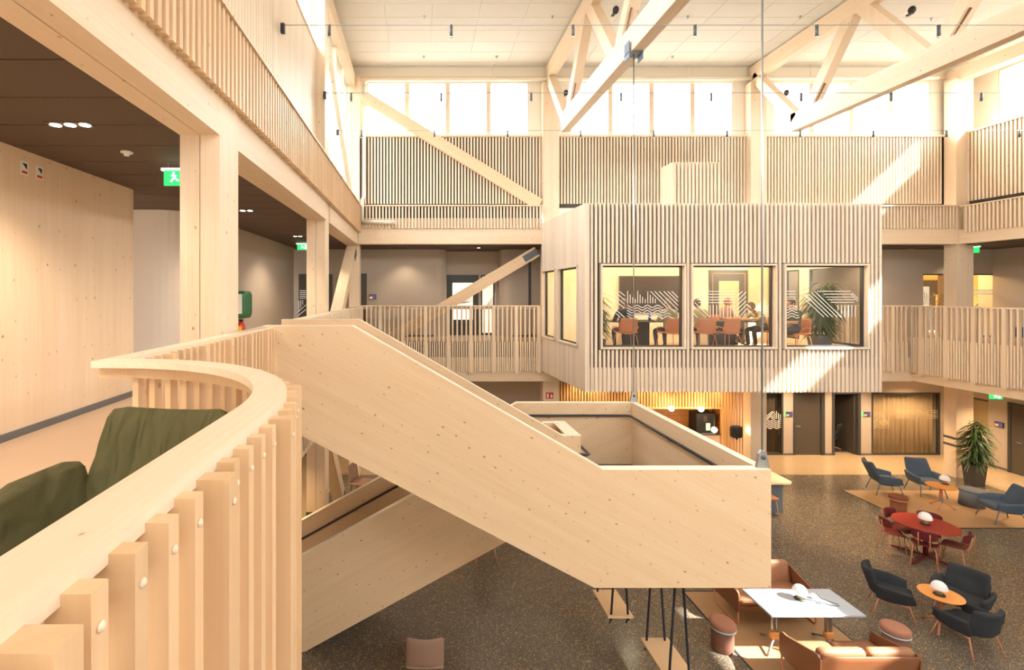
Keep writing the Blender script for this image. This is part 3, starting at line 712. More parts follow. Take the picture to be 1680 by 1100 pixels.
# ================================================================== MEETING POD
PY0 = 11.49
pod = thing('meeting_pod', 'slat-clad meeting pod with three big windows hanging over the atrium', 'meeting pod', (7.4, 13, 3.32)); P0 = Vector(pod.location)
def ph(mb): return mb.xf(T(-P0))
PX0, PX1 = 3.95, 10.97
pz0, pz1 = 3.32, 7.82
wins = [(4.274, 6.30), (6.42, 8.46), (8.63, 10.65)]
obj('floor_slab', ph(prism([(3.76, 14.74), (3.98, 11.62), (10.95, 11.62), (10.95, 14.74)], 'z', 3.36, 4.18)), 'wx', pod)
obj('carpet', ph(prism([(3.80, 14.6), (3.98, 11.66), (10.88, 11.66), (10.88, 14.6)], 'z', 4.18, 4.2)), 'vinyl', pod)
obj('roof_slab', ph(prism([(3.76, 14.74), (3.98, 11.62), (10.95, 11.62), (10.95, 14.74)], 'z', 6.95, 7.74)), 'offwhite', pod)
fw = MB(); fl_ = MB()
box(PX0, PX1, 11.56, 11.62, 6.36, 7.78, fw); box(PX0, PX1, 11.56, 11.62, 3.90, 4.36, fw)
for a, b in ((PX0, wins[0][0]+.02), (wins[0][1]-.02, wins[1][0]+.02), (wins[1][1]-.02, wins[2][0]+.02), (wins[2][1]-.02, PX1)): box(a, b, 11.56, 11.62, 4.36, 6.36, fw)
obj('front_backing', ph(fw), 'dark', pod)
obj('front_backing_wood', ph(box(PX0, PX1, 11.54, 11.60, 3.34, 3.90)), 'pod', pod)
obj('inner_lining', ph(box(PX0+.02, wins[0][0], 11.62, 11.64, 4.2, 6.95).addraw(box(wins[2][1], PX1-.02, 11.62, 11.64, 4.2, 6.95)).addraw(box(PX0+.02, PX1-.02, 11.62, 11.64, 6.38, 6.95))), 'offwhite', pod)
full = box(-.027, .027, 11.50, 11.56, pz0-P0.z, pz1-P0.z).xf(T((0,-P0.y,0))).mesh('slat', 'pod')
upp = box(-.027, .027, 11.50, 11.56, 6.40-P0.z, pz1-P0.z).xf(T((0,-P0.y,0))).mesh('slat', 'pod')
low = box(-.027, .027, 11.50, 11.56, pz0-P0.z, 4.33-P0.z).xf(T((0,-P0.y,0))).mesh('slat', 'pod')
n = 71
for i in range(n):
    x = PX0+.027+(PX1-PX0-.054)*i/(n-1)
    inwin = any(a-.03 < x < b+.03 for a, b in wins)
    if inwin: obj('slat', upp, None, pod, (x-P0.x, 0, 0)); obj('slat', low, None, pod, (x-P0.x, 0, 0))
    else: obj('slat', full, None, pod, (x-P0.x, 0, 0))
def decal(segs, ox, oy, sc, Y, th=.015):
    mb = MB()
    def w(p): px = ox+p[0]/sc; py = oy+p[1]/sc; return Vector(((px-690)*Y/793, Y, CZ-(py-482)*Y/793))
    for s_ in segs:
        for a, b in zip(s_[:-1], s_[1:]): bar(w(a), w(b), .003, th, mb, side=(0, 1, 0))
    return mb
def wave(x0, x1, y, amp=14, wl=115, n=None):
    n = n or int((x1-x0)/9)
    return [(x0+(x1-x0)*i/n, y-amp*math.cos(2*PI*(x0+(x1-x0)*i/n-310)/wl)) for i in range(n+1)]
D1 = [[(110,400),(175,455)],[(65,405),(175,505)],[(45,440),(170,548)],[(45,490),(165,590)],[(60,600),(170,695)],[(75,650),(120,695)],[(20,440),(65,405)],[(10,500),(45,470)]]
for x, y in ((203,395),(232,437),(260,467),(290,485),(317,395),(344,437),(372,462),(402,487),(430,402),(458,440),(487,465),(515,483)): D1.append([(x,y),(x,535)])
for a, b in (((462,400),(650,590)),((510,400),(740,640)),((557,400),(772,610)),((610,400),(772,560)),((655,400),(772,515)),((700,400),(772,470))): D1.append([a,b])
for i, (x1) in enumerate((605, 630, 650, 690, 720)): D1.append(wave(195, x1, 570+30*i))
D2 = [[(45+15*i, y),(520,y)] for i, y in enumerate((402,433,466,497,528))]+[[(x,555),(x,695)] for x in (240,275,313,352,390,438,470,510)]
D2 += [[(545,455),(605,400)],[(545,510),(645,408)],[(540,560),(645,460)],[(540,610),(645,510)],[(560,640),(655,545),(700,590)],[(570,690),(655,595),(740,680)],[(605,690),(650,645)],[(65,525),(240,695)],[(45,565),(190,695)],[(45,640),(95,695)],[(90,600),(140,650)]]
D2 += [[(790,400),(790,490)],[(820,430),(820,490)]]+[wave(800, 900, 560+30*i, 8, 60) for i in range(5)]
D3 = [[(455,400),(755,690)],[(415,410),(710,690)],[(385,430),(660,690)],[(350,440),(610,690)],[(345,490),(560,690)],[(320,400),(420,500)],[(290,400),(400,510)]]
D3 += [[(a,y),(b,y)] for a, b, y in ((480,860,400),(560,880,432),(580,900,465),(600,910,495),(630,900,525),(120,240,400),(120,240,432),(120,240,465),(120,240,490))]
D3 += [[(718,555),(718,615)],[(757,555),(757,655)],[(795,555),(795,690)],[(835,555),(835,690)],[(875,555),(875,690)],[(912,555),(912,690)],[(860,430),(940,510)],[(880,420),(945,485)]]
D3 += [wave(120, 250+8*i, 570+30*i, 12, 110) for i in range(5)]
for k, (a, b) in enumerate(wins):
    fr = MB(); z0, z1 = 4.35, 6.38; t_ = .045
    for q in ((a, b, z1-t_, z1), (a, b, z0, z0+t_), (a, a+t_, z0+t_, z1-t_), (b-t_, b, z0+t_, z1-t_)): box(q[0], q[1], 11.455, 11.64, q[2], q[3], fr)
    wf = obj('window_surround', ph(fr), 'pod', pod)
    fr = MB(); a2, b2, y0, y1 = a+t_, b-t_, z0+t_, z1-t_
    for q in ((a2, b2, y1-.035, y1), (a2, b2, y0, y0+.035), (a2, a2+.03, y0, y1), (b2-.035, b2, y0, y1)): box(q[0], q[1], 11.57, 11.64, q[2], q[3], fr)
    obj('window_frame', ph(fr), 'frame', wf)
    obj('pane', ph(box(a2+.03, b2-.035, 11.60, 11.61, y0+.035, y1-.035)), 'glassd', wf)
    gfx('window_graphic', ph(decal((D1, D2, D3)[k], (1000, 1130, 1270)[k], 420, 6.87, 11.597)), 'decal', wf)
# chamfered left side: boards, two windows
def side_p(y): return Vector((4.7156-.0675*y, y, 0))
sdir = (side_p(11.49)-side_p(14.75)).normalized(); sn = Vector((sdir.y, -sdir.x, 0)); sn = sn if sn.x < 0 else -sn
lw = [(14.66, 13.52), (13.36, 11.92)]
def sbox(ya, yb, z0, z1, o0, o1, mb=None):
    mb = mb or MB(); A, B = side_p(ya), side_p(yb); v = []
    for p in (A, B):
        for o in (o0, o1):
            for z in (z0, z1): q = p+sn*o; v.append((q.x, q.y, z))
    return mb.add(v, [(0,1,3,2),(4,6,7,5),(0,4,5,1),(2,3,7,6),(1,5,7,3),(0,2,6,4)])
def sboard(ya, yb, z0, z1): obj('board', ph(sbox(ya, yb, z0, z1, -.02, .03)), 'pod', pod)
y = 14.75
while y > 11.5:
    y2 = max(y-.135, 11.49)
    mid = (y+y2)/2
    if any(b-.02 < mid < a+.02 for a, b in lw): sboard(y, y2+.006, 6.38, pz1); sboard(y, y2+.006, pz0, 4.35)
    else: sboard(y, y2+.006, pz0, pz1)
    y = y2
sb = MB()
for ya, yb, z0, z1 in ((14.75, 11.49, 6.38, 7.8), (14.75, 11.49, 3.34, 4.35), (14.75, 14.66, 4.35, 6.38), (13.52, 13.36, 4.35, 6.38), (11.92, 11.49, 4.35, 6.38)): sbox(ya, yb, z0, z1, -.08, -.02, sb)
obj('side_backing', ph(sb), 'pod', pod)
for ya, yb in lw:
    mb = MB(); t_ = .045
    for q in ((ya, yb, 6.38-t_, 6.38), (ya, yb, 4.35, 4.35+t_), (ya, ya-t_, 4.35, 6.38), (yb+t_, yb, 4.35, 6.38)): sbox(*q, -.1, .06, mb)
    wf = obj('window_surround', ph(mb), 'pod', pod)
    mb = MB()
    for q in ((ya-.05, yb+.05, 6.30, 6.335), (ya-.05, yb+.05, 4.395, 4.43), (ya-.045, ya-.085, 4.4, 6.33), (yb+.085, yb+.045, 4.4, 6.33)): sbox(*q, -.1, -.04, mb)
    obj('window_frame', ph(mb), 'frame', wf)
    obj('pane', ph(sbox(ya-.06, yb+.06, 4.40, 6.33, -.075, -.065)), 'glassd', wf)
# pod back and right walls (inside)
pb = MB()
for a, b, z0, z1 in ((3.78, 8.70, 4.2, 6.95), (9.86, 10.92, 4.2, 6.95), (8.70, 9.86, 6.38, 6.95)): box(a, b, 14.6, 14.72, z0, z1, pb)
obj('back_wall', ph(pb), 'offwhite', pod)
obj('back_wall_wood', ph(box(9.9, 10.5, 14.585, 14.6, 4.2, 6.95)), 'wall', pod)
rw = MB()
for a, b, z0, z1 in ((11.62, 14.72, 6.36, 7.78), (11.62, 14.72, 3.4, 4.36), (11.62, 11.86, 4.36, 6.36), (13.56, 13.92, 4.36, 6.36), (14.44, 14.72, 4.36, 6.36)): box(10.90, 10.96, a, b, z0, z1, rw)
obj('right_wall', ph(rw), 'offwhite', pod)
for a, b in ((11.86, 13.56), (13.92, 14.44)):
    fr = MB()
    for q in ((a, b, 4.36, 4.40), (a, b, 6.32, 6.36), (a, a+.04, 4.4, 6.32), (b-.04, b, 4.4, 6.32)): box(10.895, 10.965, q[0], q[1], q[2], q[3], fr)
    wf = obj('window_frame', ph(fr), 'frame', pod); obj('pane', ph(box(10.925, 10.935, a+.04, b-.04, 4.4, 6.32)), 'glassd', wf)
# flat slatted box on the pod roof
t = thing('roof_box', 'small slatted box standing on top of the meeting pod', 'roof box', (7.55, 13.5, 7.74)); T0 = Vector(t.location)
obj('body', box(6.93, 8.17, 13.28, 13.78, 7.74, 9.22).xf(T(-T0)), 'dark', t)
me = box(-.03, .03, 13.2, 13.28, 7.74, 9.26).xf(T(-T0+Vector((T0.x, 0, 0)))).mesh('slat', 'slat')
for i in range(13): obj('slat', me, None, t, (6.94+.1*i-T0.x+.01, 0, 0))
for i in range(5): obj('board', box(6.87, 6.93, 13.2+.118*i, 13.2+.118*i+.112, 7.74, 9.26).xf(T(-T0)), 'slat', t)

# ---- lights of the pod
for x, la in ((5.2, 'round ceiling lamp in the meeting pod near its boarded side'), (7.4, 'round ceiling lamp over the middle of the conference table'), (9.5, 'round ceiling lamp in the meeting pod near the right plant')):
    t = tag(obj('ceiling_lamp', lathe([(.0, 0), (.17, 0), (.17, .05), (.0, .05)], 20, c=(x, 13.1, 6.90)), 'lit'), la, 'lamp')
    point('pod_light', (x, 13.1, 6.75), 50, (1, .72, .34), .15)
# ---- furnishings of the pod
t = thing('wall_screen', 'large dark wall screen inside the meeting pod', 'screen', (6.9, 14.58, 5.1))
obj('bezel', box(-.92, .92, -.06, 0, .0, 1.10), 'frame', t); obj('display', box(-.89, .89, -.066, -.06, .03, 1.07), 'screen', t)
d = struct('door_1', box(8.70, 9.86, 14.56, 14.66, 4.2, 6.38), 'doord')
obj('trim_line', box(8.79, 9.77, 14.553, 14.56, 6.27, 6.285).addraw(box(8.79, 8.80, 14.553, 14.56, 4.3, 6.28)).addraw(box(9.76, 9.77, 14.553, 14.56, 4.3, 6.28)), 'amber', d)
obj('pane', box(8.98, 9.58, 14.548, 14.56, 4.4, 6.05), 'curtain', d)
t = thing('conference_table', 'long black conference table in the meeting pod', 'table', (7.0, 13.25, 4.2))
obj('tabletop', rbox(3.9, .95, .035, .015, 6).xf(T((0,0,.72))), 'black', t)
for x in (-1.1, 1.25):
    obj('pedestal', box(x-.35, x+.35, -.05, .05, .03, .70), 'black', t); obj('foot', box(x-.38, x+.38, -.3, .3, 0, .03), 'black', t)
tag(obj('water_bottle', lathe([(0,0),(.035,0),(.035,.15),(.015,.19),(.015,.22),(0,.22)], 12, c=(6.16, 13.0, 4.9375)), 'blueb'), 'blue drinking bottle on the conference table', 'bottle')
def shell_chair(label, loc, rz, mat, legmat, group=None, arms=True):
    t = thing('shell_chair', label, 'chair', loc, rz, group)
    def bend(p):
        k = (p.x/.24); return Vector((p.x*(1-.12*max(0, p.z)/.2), p.y+.05*k*k, p.z))
    obj('seat', rbox(.46, .44, .035, .017, 6, bend=lambda p: Vector((p.x, p.y, p.z+.04*(p.x/.23)**2))).xf(T((0, .02, .45))), mat, t)
    obj('backrest', rbox(.46, .03, .38, .014, 8, bend=bend).xf(R('X', 12)).xf(T((0, -.22, .66))), mat, t)
    for sx in (-1, 1):
        for sy in (-1, 1): obj('leg', tube([(sx*.14, sy*.12, .435), (sx*.2, sy*.17, .40), (sx*.25, sy*.24, 0)], .009, 6), legmat, t)
        if arms: obj('arm_loop', tube([(sx*.2, .15, .44), (sx*.28, .14, .58), (sx*.29, .05, .63), (sx*.28, -.12, .62), (sx*.22, -.2, .58)], .009, 6), legmat, t)
    return t
c0 = shell_chair('terracotta shell chair under the person in the navy top', (5.28, 12.45, 4.2), 0, 'orch', 'copper')
dup(c0, (6.42, 12.45, 4.2), .1, 'terracotta shell chair under the person in the sage shirt'); dup(c0, (7.28, 12.45, 4.2), -.05, 'terracotta shell chair under the person in the olive top')
dup(c0, (7.86, 12.4, 4.2), .12, 'empty terracotta shell chair on the window side of the conference table', '')
dup(c0, (6.1, 14.1, 4.2), PI, 'empty terracotta shell chair below the wall screen', '')
dup(c0, (9.32, 13.0, 4.2), PI/2+.1, 'terracotta shell chair at the table end below the leaning person', '')
dup(c0, (8.80, 14.08, 4.2), PI+.35, 'terracotta shell chair on the door side of the conference table', '')
dup(c0, (9.42, 12.12, 4.2), 1.7, 'terracotta shell chair near the pod plant with the dark haired person', '')
for o in list(bpy.data.objects):
    if o.get('group') == '': del o['group']
# ---- people
def ell(c, r, n=12, mb=None, mi=0, cut=None):
    mb = mb or MB(); v = []; f = []; m = n//2+2
    for i in range(m+1):
        th = PI*i/m
        for j in range(n):
            ph_ = 2*PI*j/n; v.append((c[0]+r[0]*math.sin(th)*math.cos(ph_), c[1]+r[1]*math.sin(th)*math.sin(ph_), c[2]+r[2]*math.cos(th)))
    for i in range(m):
        for j in range(n):
            q = (i*n+j, (i+1)*n+j, (i+1)*n+(j+1) % n, i*n+(j+1) % n)
            ce = sum((Vector(v[a]) for a in q), Vector())/4
            if cut and cut(ce): continue
            f.append(q)
    return mb.add(v, f, True, mi)
def person(label, loc, rz, top, hair, lean=0., arms=None, headturn=0., headtilt=0., legs='jean', longhair=False):
    le = math.sin(lean); 
    def L(x, y, z): # lean the upper body about the pelvis
        dz = z-.5; return (x, y+dz*math.sin(lean), .5+dz*math.cos(lean))
    J = {'pel': (0, 0, .54), 'sp': L(0, -.01, .72), 'ch': L(0, -.01, .90), 'nk': L(0, .0, 1.06), 'hb': L(0, .02, 1.13)}
    A = arms or {}
    for s_, k in ((-1, 'l'), (1, 'r')):
        J[k+'sh'] = L(s_*.165, -.01, 1.0)
        J[k+'el'] = A.get(k+'el', L(s_*.25, .10, .76)); J[k+'wr'] = A.get(k+'wr', (s_*.15, .38, .765)); J[k+'ha'] = tuple(Vector(J[k+'wr'])+Vector((-s_*.02, .07, 0)))
        J[k+'hi'] = (s_*.09, .04, .53); J[k+'kn'] = (s_*.13, .44, .50); J[k+'an'] = (s_*.12, .38, .10); J[k+'to'] = (s_*.13, .52, .05)
    rad = {'pel': .145, 'sp': .13, 'ch': .145, 'nk': .055, 'hb': .055, 'sh': .075, 'el': .05, 'wr': .033, 'ha': .036, 'hi': .10, 'kn': .065, 'an': .045, 'to': .04}
    E_ = [('pel','sp'),('sp','ch'),('ch','nk'),('nk','hb')]
    for k in 'lr': E_ += [('ch',k+'sh'),(k+'sh',k+'el'),(k+'el',k+'wr'),(k+'wr',k+'ha'),('pel',k+'hi'),(k+'hi',k+'kn'),(k+'kn',k+'an'),(k+'an',k+'to')]
    names = list(J); me = bpy.data.meshes.new('person'); me.from_pydata([J[k] for k in names], [(names.index(a), names.index(b)) for a, b in E_], [])
    tmp = bpy.data.objects.new('tmp_person', me); COL.objects.link(tmp)
    md = tmp.modifiers.new('skin', 'SKIN'); md.use_smooth_shade = True
    for i, k in enumerate(names):
        r = rad.get(k, rad.get(k[1:], .05)); sv = me.skin_vertices[0].data[i]; sv.radius = (r*1.12 if k in ('ch', 'sp', 'pel') else r, r*.8 if k in ('ch', 'sp') else r); sv.use_root = (k == 'pel')
    tmp.modifiers.new('sub', 'SUBSURF').levels = 1
    dg = bpy.context.evaluated_depsgraph_get(); ev = tmp.evaluated_get(dg); em = ev.to_mesh()
    mb = MB(); vs = [tuple(v.co) for v in em.vertices]; fs = [tuple(p.vertices) for p in em.polygons]
    mb.add(vs, fs, True); ev.to_mesh_clear(); bpy.data.objects.remove(tmp)
    segm = {('pel','sp'): 1, ('sp','ch'): 1, ('ch','nk'): 1, ('nk','hb'): 0}
    def mid(a, b): 
        if (a, b) in segm: return segm[(a, b)]
        e = b[1:]
        return {'sh': 1, 'el': 1, 'wr': 0, 'ha': 0, 'hi': 2, 'kn': 2, 'an': 2, 'to': 3}[e]
    for i, f in enumerate(mb.f):
        c = sum((Vector(mb.v[a]) for a in f), Vector())/len(f); best = (9, 0)
        for a, b in E_:
            p, q = Vector(J[a]), Vector(J[b]); d = q-p; tt = max(0, min(1, (c-p).dot(d)/d.length_squared)); di = (c-(p+d*tt)).length
            rr = rad.get(b, rad.get(b[1:], .05)) if len(b) > 2 else rad.get(b, .1)
            if di-rr*.5 < best[0]: best = (di-rr*.5, mid(a, b))
        mb.mi[i] = best[1]
    # fingers and thumb
    for s_, k in ((-1, 'l'), (1, 'r')):
        h = Vector(J[k+'ha'])
        for q, (dx, ln) in enumerate(((-.027, .055), (-.009, .068), (.009, .064), (.027, .05))):
            b0 = h+Vector((dx, .02, .0)); tube([b0, b0+Vector((0, ln*.5, .004)), b0+Vector((0, ln*.8, -.012)), b0+Vector((0, ln, -.03))], [.009, .009, .008, .006], 6, mb, 0)
        b0 = h+Vector((-s_*.03, -.02, 0)); tube([b0, b0+Vector((-s_*.022, .022, -.004)), b0+Vector((-s_*.024, .045, -.012))], [.010, .009, .007], 6, mb, 0)
    hc = Vector(L(0, .035, 1.225)); hm = T(hc) @ R('Z', headturn) @ R('X', headtilt)
    hd = MB(); ell((0, 0, 0), (.076, .094, .118), 14, hd, 0); ell((0, .096, -.02), (.012, .022, .024), 8, hd, 0)
    for s_ in (-1, 1): ell((s_*.077, -.005, -.01), (.012, .022, .032), 8, hd, 0)
    mb.addraw(hd.xf(hm))
    t = obj('person', mb, ['skin', top, legs, 'shoe']); t.location = loc; t.rotation_euler = (0, 0, rz); tag(t, label, 'person')
    fe = MB()
    for s_ in (-1, 1): ell((s_*.03, .085, .012), (.011, .008, .008), 8, fe)
    obj('eyes', fe.xf(hm), 'hairk', t)
    obj('mouth', ell((0, .086, -.06), (.024, .008, .007), 8).xf(hm), 'pink', t)
    hmz = -.15 if longhair else -.045
    hr_ = ell((0, -.012, .014), (.086, .100, .122), 16, cut=lambda c: (c.y > .045 and c.z < .055) or c.z < hmz)
    if longhair: rbox(.15, .05, .2, .024, 5, hr_).v[:]; hr_.v[-len(rbox(.15, .05, .2, .024, 5).v):] = [(x, y-.07, z-.1) for x, y, z in rbox(.15, .05, .2, .024, 5).v]
    obj('hair', hr_.xf(hm), hair, t)
    return t
person('person in a navy top seated with their back to the window, before the wall screen', (5.28, 12.47, 4.2), 0, 'navy', 'hairg', .05)
person('person in a sage shirt seen from behind, seated beside the blue bottle', (6.42, 12.47, 4.2), .1, 'sage', 'hairg', .06)
person('person in an olive striped top leaning on the table next to the empty chair', (7.24, 12.5, 4.2), -.08, 'sand', 'hairb', .22)
person('person sitting on the door side of the table, facing the window', (8.80, 14.02, 4.2), PI+.35, 'pink', 'hairr', .12, headturn=25)
person('person in a pale patterned shirt leaning forward at the table end', (9.28, 13.02, 4.2), PI/2+.1, 'sand', 'hairb', .55, arms={'lel': (-.24, .38, .80), 'rel': (.24, .36, .80), 'lwr': (-.1, .60, .775), 'rwr': (.12, .58, .775)}, headtilt=-12)
person('person in a dark moss top with dark hair beside the pod plant', (9.38, 12.13, 4.2), 1.7, 'moss', 'hairk', .1)
# ---- plants
def plant(label, loc, h, rad, pot_h, pot_r, n, seed, square=False, cat='plant', potmat='pot', zmin=.12):
    rnd = random.Random(seed); t = thing('potted_plant', label, cat, loc)
    if square:
        a, b = pot_r*.78, pot_r
        v = [(-a,-a,0),(a,-a,0),(a,a,0),(-a,a,0),(-b,-b,pot_h),(b,-b,pot_h),(b,b,pot_h),(-b,b,pot_h)]
        mb = MB().add(v, [(0,3,2,1),(0,1,5,4),(1,2,6,5),(2,3,7,6),(3,0,4,7),(4,5,6,7)])
        obj('pot', mb, potmat, t); obj('soil', box(-b+.02, b-.02, -b+.02, b-.02, pot_h-.01, pot_h+.006), 'soil', t)
    else:
        obj('pot', lathe([(0,0),(pot_r*.85,0),(pot_r,pot_h),(pot_r-.02,pot_h),(pot_r-.025,pot_h-.04),(0,pot_h-.04)], 20), potmat, t)
    stm = MB(); lf = MB(); heads = []
    for k in range(5):
        a = rnd.uniform(0, 2*PI); r = rnd.uniform(0, .35)*rad; hh = pot_h+(h-pot_h)*rnd.uniform(.55, .93)
        tp = Vector((r*math.cos(a), r*math.sin(a), hh)); tube([(0.3*tp.x, .3*tp.y, pot_h-.04), tuple(tp)], .012, 5, stm); heads.append(tp)
    obj('stem', stm, M.setdefault('stem', plain('plant_stem', (.10, .085, .03), .8)), t)
    for i in range(n):
        s_ = rnd.random(); tp = heads[rnd.randrange(5)]
        base = Vector((tp.x*(.3+.7*s_), tp.y*(.3+.7*s_), pot_h+(tp.z-pot_h)*(zmin+(1.02-zmin)*s_)))
        a = rnd.uniform(0, 2*PI); ln = rad*rnd.uniform(.65, 1.1); el = rnd.uniform(-.15, 1.1)
        d = Vector((math.cos(a), math.sin(a), 0)); sd_ = Vector((-math.sin(a), math.cos(a), 0)); w_ = rnd.uniform(.014, .024)*(rad/.4)
        v = []; m_ = 4
        for q in range(m_+1):
            u = q/m_; p = base+d*ln*u*math.cos(el*(1-.3*u))+Vector((0, 0, ln*(math.sin(el)*u-.75*u*u)))
            ww = w_*math.sin(PI*(.12+.83*u)); v += [p-sd_*ww, p+sd_*ww+Vector((0, 0, .004))]
        lf.add(v, [(2*q, 2*q+1, 2*q+3, 2*q+2) for q in range(m_)], True)
    f = obj('foliage', lf, 'leaf', t); f['kind'] = 'stuff'
    return t
plant('bushy potted plant behind the left pod window', (4.40, 12.0, 4.2), 1.75, .36, .35, .15, 380, 3, True)
plant('big bushy plant in a grey pot behind the right pod window', (10.15, 12.3, 4.2), 1.95, .50, .42, .19, 720, 4, True, potmat='drum')
t = thing('swivel_chair', 'low swivel lounge chair inside the meeting pod beside the plant', 'chair', (9.85, 13.2, 4.2), 1.0)
obj('seat', rbox(.62, .5, .05, .024, 6).xf(T((0,0,.36))), 'orch', t); obj('backrest', rbox(.6, .05, .45, .024, 6).xf(R('X', 25)).xf(T((0,-.34,.58))), 'mauve', t); obj('pole', tube([(0,0,.05),(0,0,.34)], .02, 8), 'copper', t)
for k in range(4): a = k*PI/2; obj('foot', tube([(0,0,.06),(.28*math.cos(a),.28*math.sin(a),.012)], .014, 6), 'copper', t)

# ================================================================== DOORS, GLAZING AND SIGNS
# level 2
d = struct('door_2', box(-4.12, -2.98, W2-.05, W2-.001, 4.2, 6.33), 'doord')
gfx('door_graphic', decal([[(85, y), (125, y)] for y in (380, 392, 404, 416, 428)]+[[(80, 445), (80, 510)], [(92, 440), (92, 490)], [(104, 440), (104, 470)], [(70, 520), (125, 470)], [(75, 540), (125, 500)]], 470, 380, 3.907, W2-.055, .03), 'decal', d)
d = struct('door_3', box(-2.2, -1.82, W2-.05, W2-.001, 4.2, 6.35), 'doord')
NB = W2+.75
d = struct('door_4', box(.86, 2.05, NB-.03, NB+.03, 4.2, 6.33), 'frame')
obj('pane', box(1.13, 1.85, NB-.045, NB-.031, 4.75, 6.05), emit('daylit_glass', (1, .93, .78), .5), d)
obj('door_handle', tube([(1.93, NB-.04, 5.25), (1.93, NB-.09, 5.25), (1.83, NB-.09, 5.25)], .012, 6), 'steel', d)
gfx('window_graphic', decal([[(1095+0-1000+i*24, 0) for i in ()]] or [[(1095, 470), (1195, 395)]], 0, 0, 1, NB-.05) if False else decal([[(1085+10*i, 470-2*i), (1185+2*i, 400+10*i)] for i in range(6)], 470, 380, 3.907, NB-.05, .03), 'decal', d)
o = struct('window_10', box(2.14, 2.62, NB-.02, NB+.02, 4.2, 4.28).addraw(box(2.14, 2.62, NB-.02, NB+.02, 6.27, 6.33)).addraw(box(2.14, 2.19, NB-.02, NB+.02, 4.28, 6.27)).addraw(box(2.57, 2.62, NB-.02, NB+.02, 4.28, 6.27)), 'frame')
obj('pane', box(2.19, 2.57, NB-.005, NB+.005, 4.28, 6.27), emit('daylit_sidelight', (1, .88, .68), .42), o)
gfx('window_graphic', decal([[(1262+6*i, 500-2*i), (1340, 395+14*i)] for i in range(6)], 470, 380, 3.907, NB-.012, .03), 'decal', o)
for k, (a, b) in enumerate(((17.05, 17.75), (18.75, 19.98))):
    o = struct('window_%d' % (11+k), box(a, b, W2+.05, W2+.12, 6.30, 6.34).addraw(box(a, b, W2+.05, W2+.12, 4.2, 4.24)), 'frame')
    obj('pane', box(a, b, W2+.08, W2+.09, 4.24, 6.30), 'glassd', o)
    if k == 0: gfx('window_graphic', decal([[(300+12*i, 390+(i*37 % 30)), (300+12*i, 435)] for i in range(7)]+[wave(290, 418, 445+12*i, 5, 50) for i in range(3)]+[[(385+8*i, 430), (420, 395+8*i)] for i in range(3)], 1440, 380, 3.93, W2+.075, .02), M.setdefault('film', plain('brown_film', (.45, .32, .12), .7)), o)
    else: gfx('window_graphic', decal([[(620, y), (800, y)] for y in (380, 392, 404)]+[[(770, 470-20*i), (840, 395-16*i)] for i in range(-2, 3)], 1440, 380, 3.93, W2+.075, .03), 'decal', o)
d = struct('door_5', box(19.2, 20.6, 19.22, 19.3, 4.2, 6.2), 'doord'); obj('pane', box(19.5, 20.2, 19.20, 19.22, 4.6, 5.95), 'band', d)
tag(obj('cabinet', box(18.85, 19.75, 17.3, 17.7, 4.2, 5.6).addraw(box(18.83, 19.77, 17.28, 17.72, 5.6, 5.63)), 'wx'), 'low wooden cabinet in the yellow room behind the right gallery', 'cabinet')
plant('potted plant in the yellow room behind the right gallery', (20.35, 17.5, 4.2), 1.75, .35, .4, .17, 160, 9, True)
# ground floor
d = struct('door_6', box(13.10, 14.12, GB+.02, GB+.08, 0, 2.18), 'doord')
obj('door_handle', tube([(13.18, GB+.02, 1.02), (13.18, GB-.03, 1.02), (13.28, GB-.03, 1.02)], .011, 6), 'steel', d)
fr = MB(); box(13.06, 13.12, GB-.02, GB+.1, 0, 2.2, fr); box(14.04, 14.16, GB-.02, GB+.1, 0, 2.2, fr); box(13.12, 14.04, GB-.02, GB+.1, 2.16, 2.2, fr); obj('door_frame', fr, 'frame', d)
fr = MB(); box(14.42, 14.50, GB-.02, GB+.1, 0, 2.2, fr); box(15.32, 15.42, GB-.02, GB+.1, 0, 2.2, fr); box(14.5, 15.32, GB-.02, GB+.1, 2.15, 2.2, fr)
d = struct('door_7', fr, 'frame'); obj('open_leaf', box(15.27, 15.32, GB+.1, GB+1.0, 0, 2.14), 'doord', d)
o = struct('window_13', box(12.05, 12.09, GB, GB+.1, 0, 2.2).addraw(box(12.66, 12.72, GB, GB+.1, 0, 2.2)).addraw(box(12.09, 12.66, GB, GB+.1, 2.15, 2.2)).addraw(box(12.09, 12.66, GB, GB+.1, 0, .05)), 'frame')
obj('pane', box(12.09, 12.66, GB+.04, GB+.05, .05, 2.15), 'glassd', o)
gfx('window_graphic', decal([[(135, 340), (215, 275)], [(135, 365), (240, 280)], [(140, 385), (200, 330)]]+[[(x, y), (x, 375)] for x, y in ((205,340),(222,315),(245,300),(265,275),(290,300),(315,315),(335,280),(352,270))]+[wave(132, 360, 395+24*i, 10, 85) for i in range(5)], 1240, 640, 7.855, GB+.035, .022), 'decal', o)
o = struct('window_14', box(15.80, 15.86, GB, GB+.1, 0, 2.2).addraw(box(18.16, 18.22, GB, GB+.1, 0, 2.2)).addraw(box(15.86, 18.16, GB, GB+.1, 2.14, 2.2)).addraw(box(15.86, 18.16, GB, GB+.1, 0, .05)), 'frame')
obj('pane', box(15.86, 18.16, GB+.04, GB+.05, .05, 2.14), 'glassd', o)
gfx('window_graphic', decal([[(880+0, y), (1150, y)] for y in (205, 217, 229, 241, 253)]+[[(735+14*i, 215), (790+14*i, 300)] for i in range(4)]+[wave(735, 830, 270+14*i, 6, 45) for i in range(4)], 1240, 620, 3.818, GB+.035, .014), M.setdefault('film2', plain('pale_film', (.62, .50, .32), .7)), o)
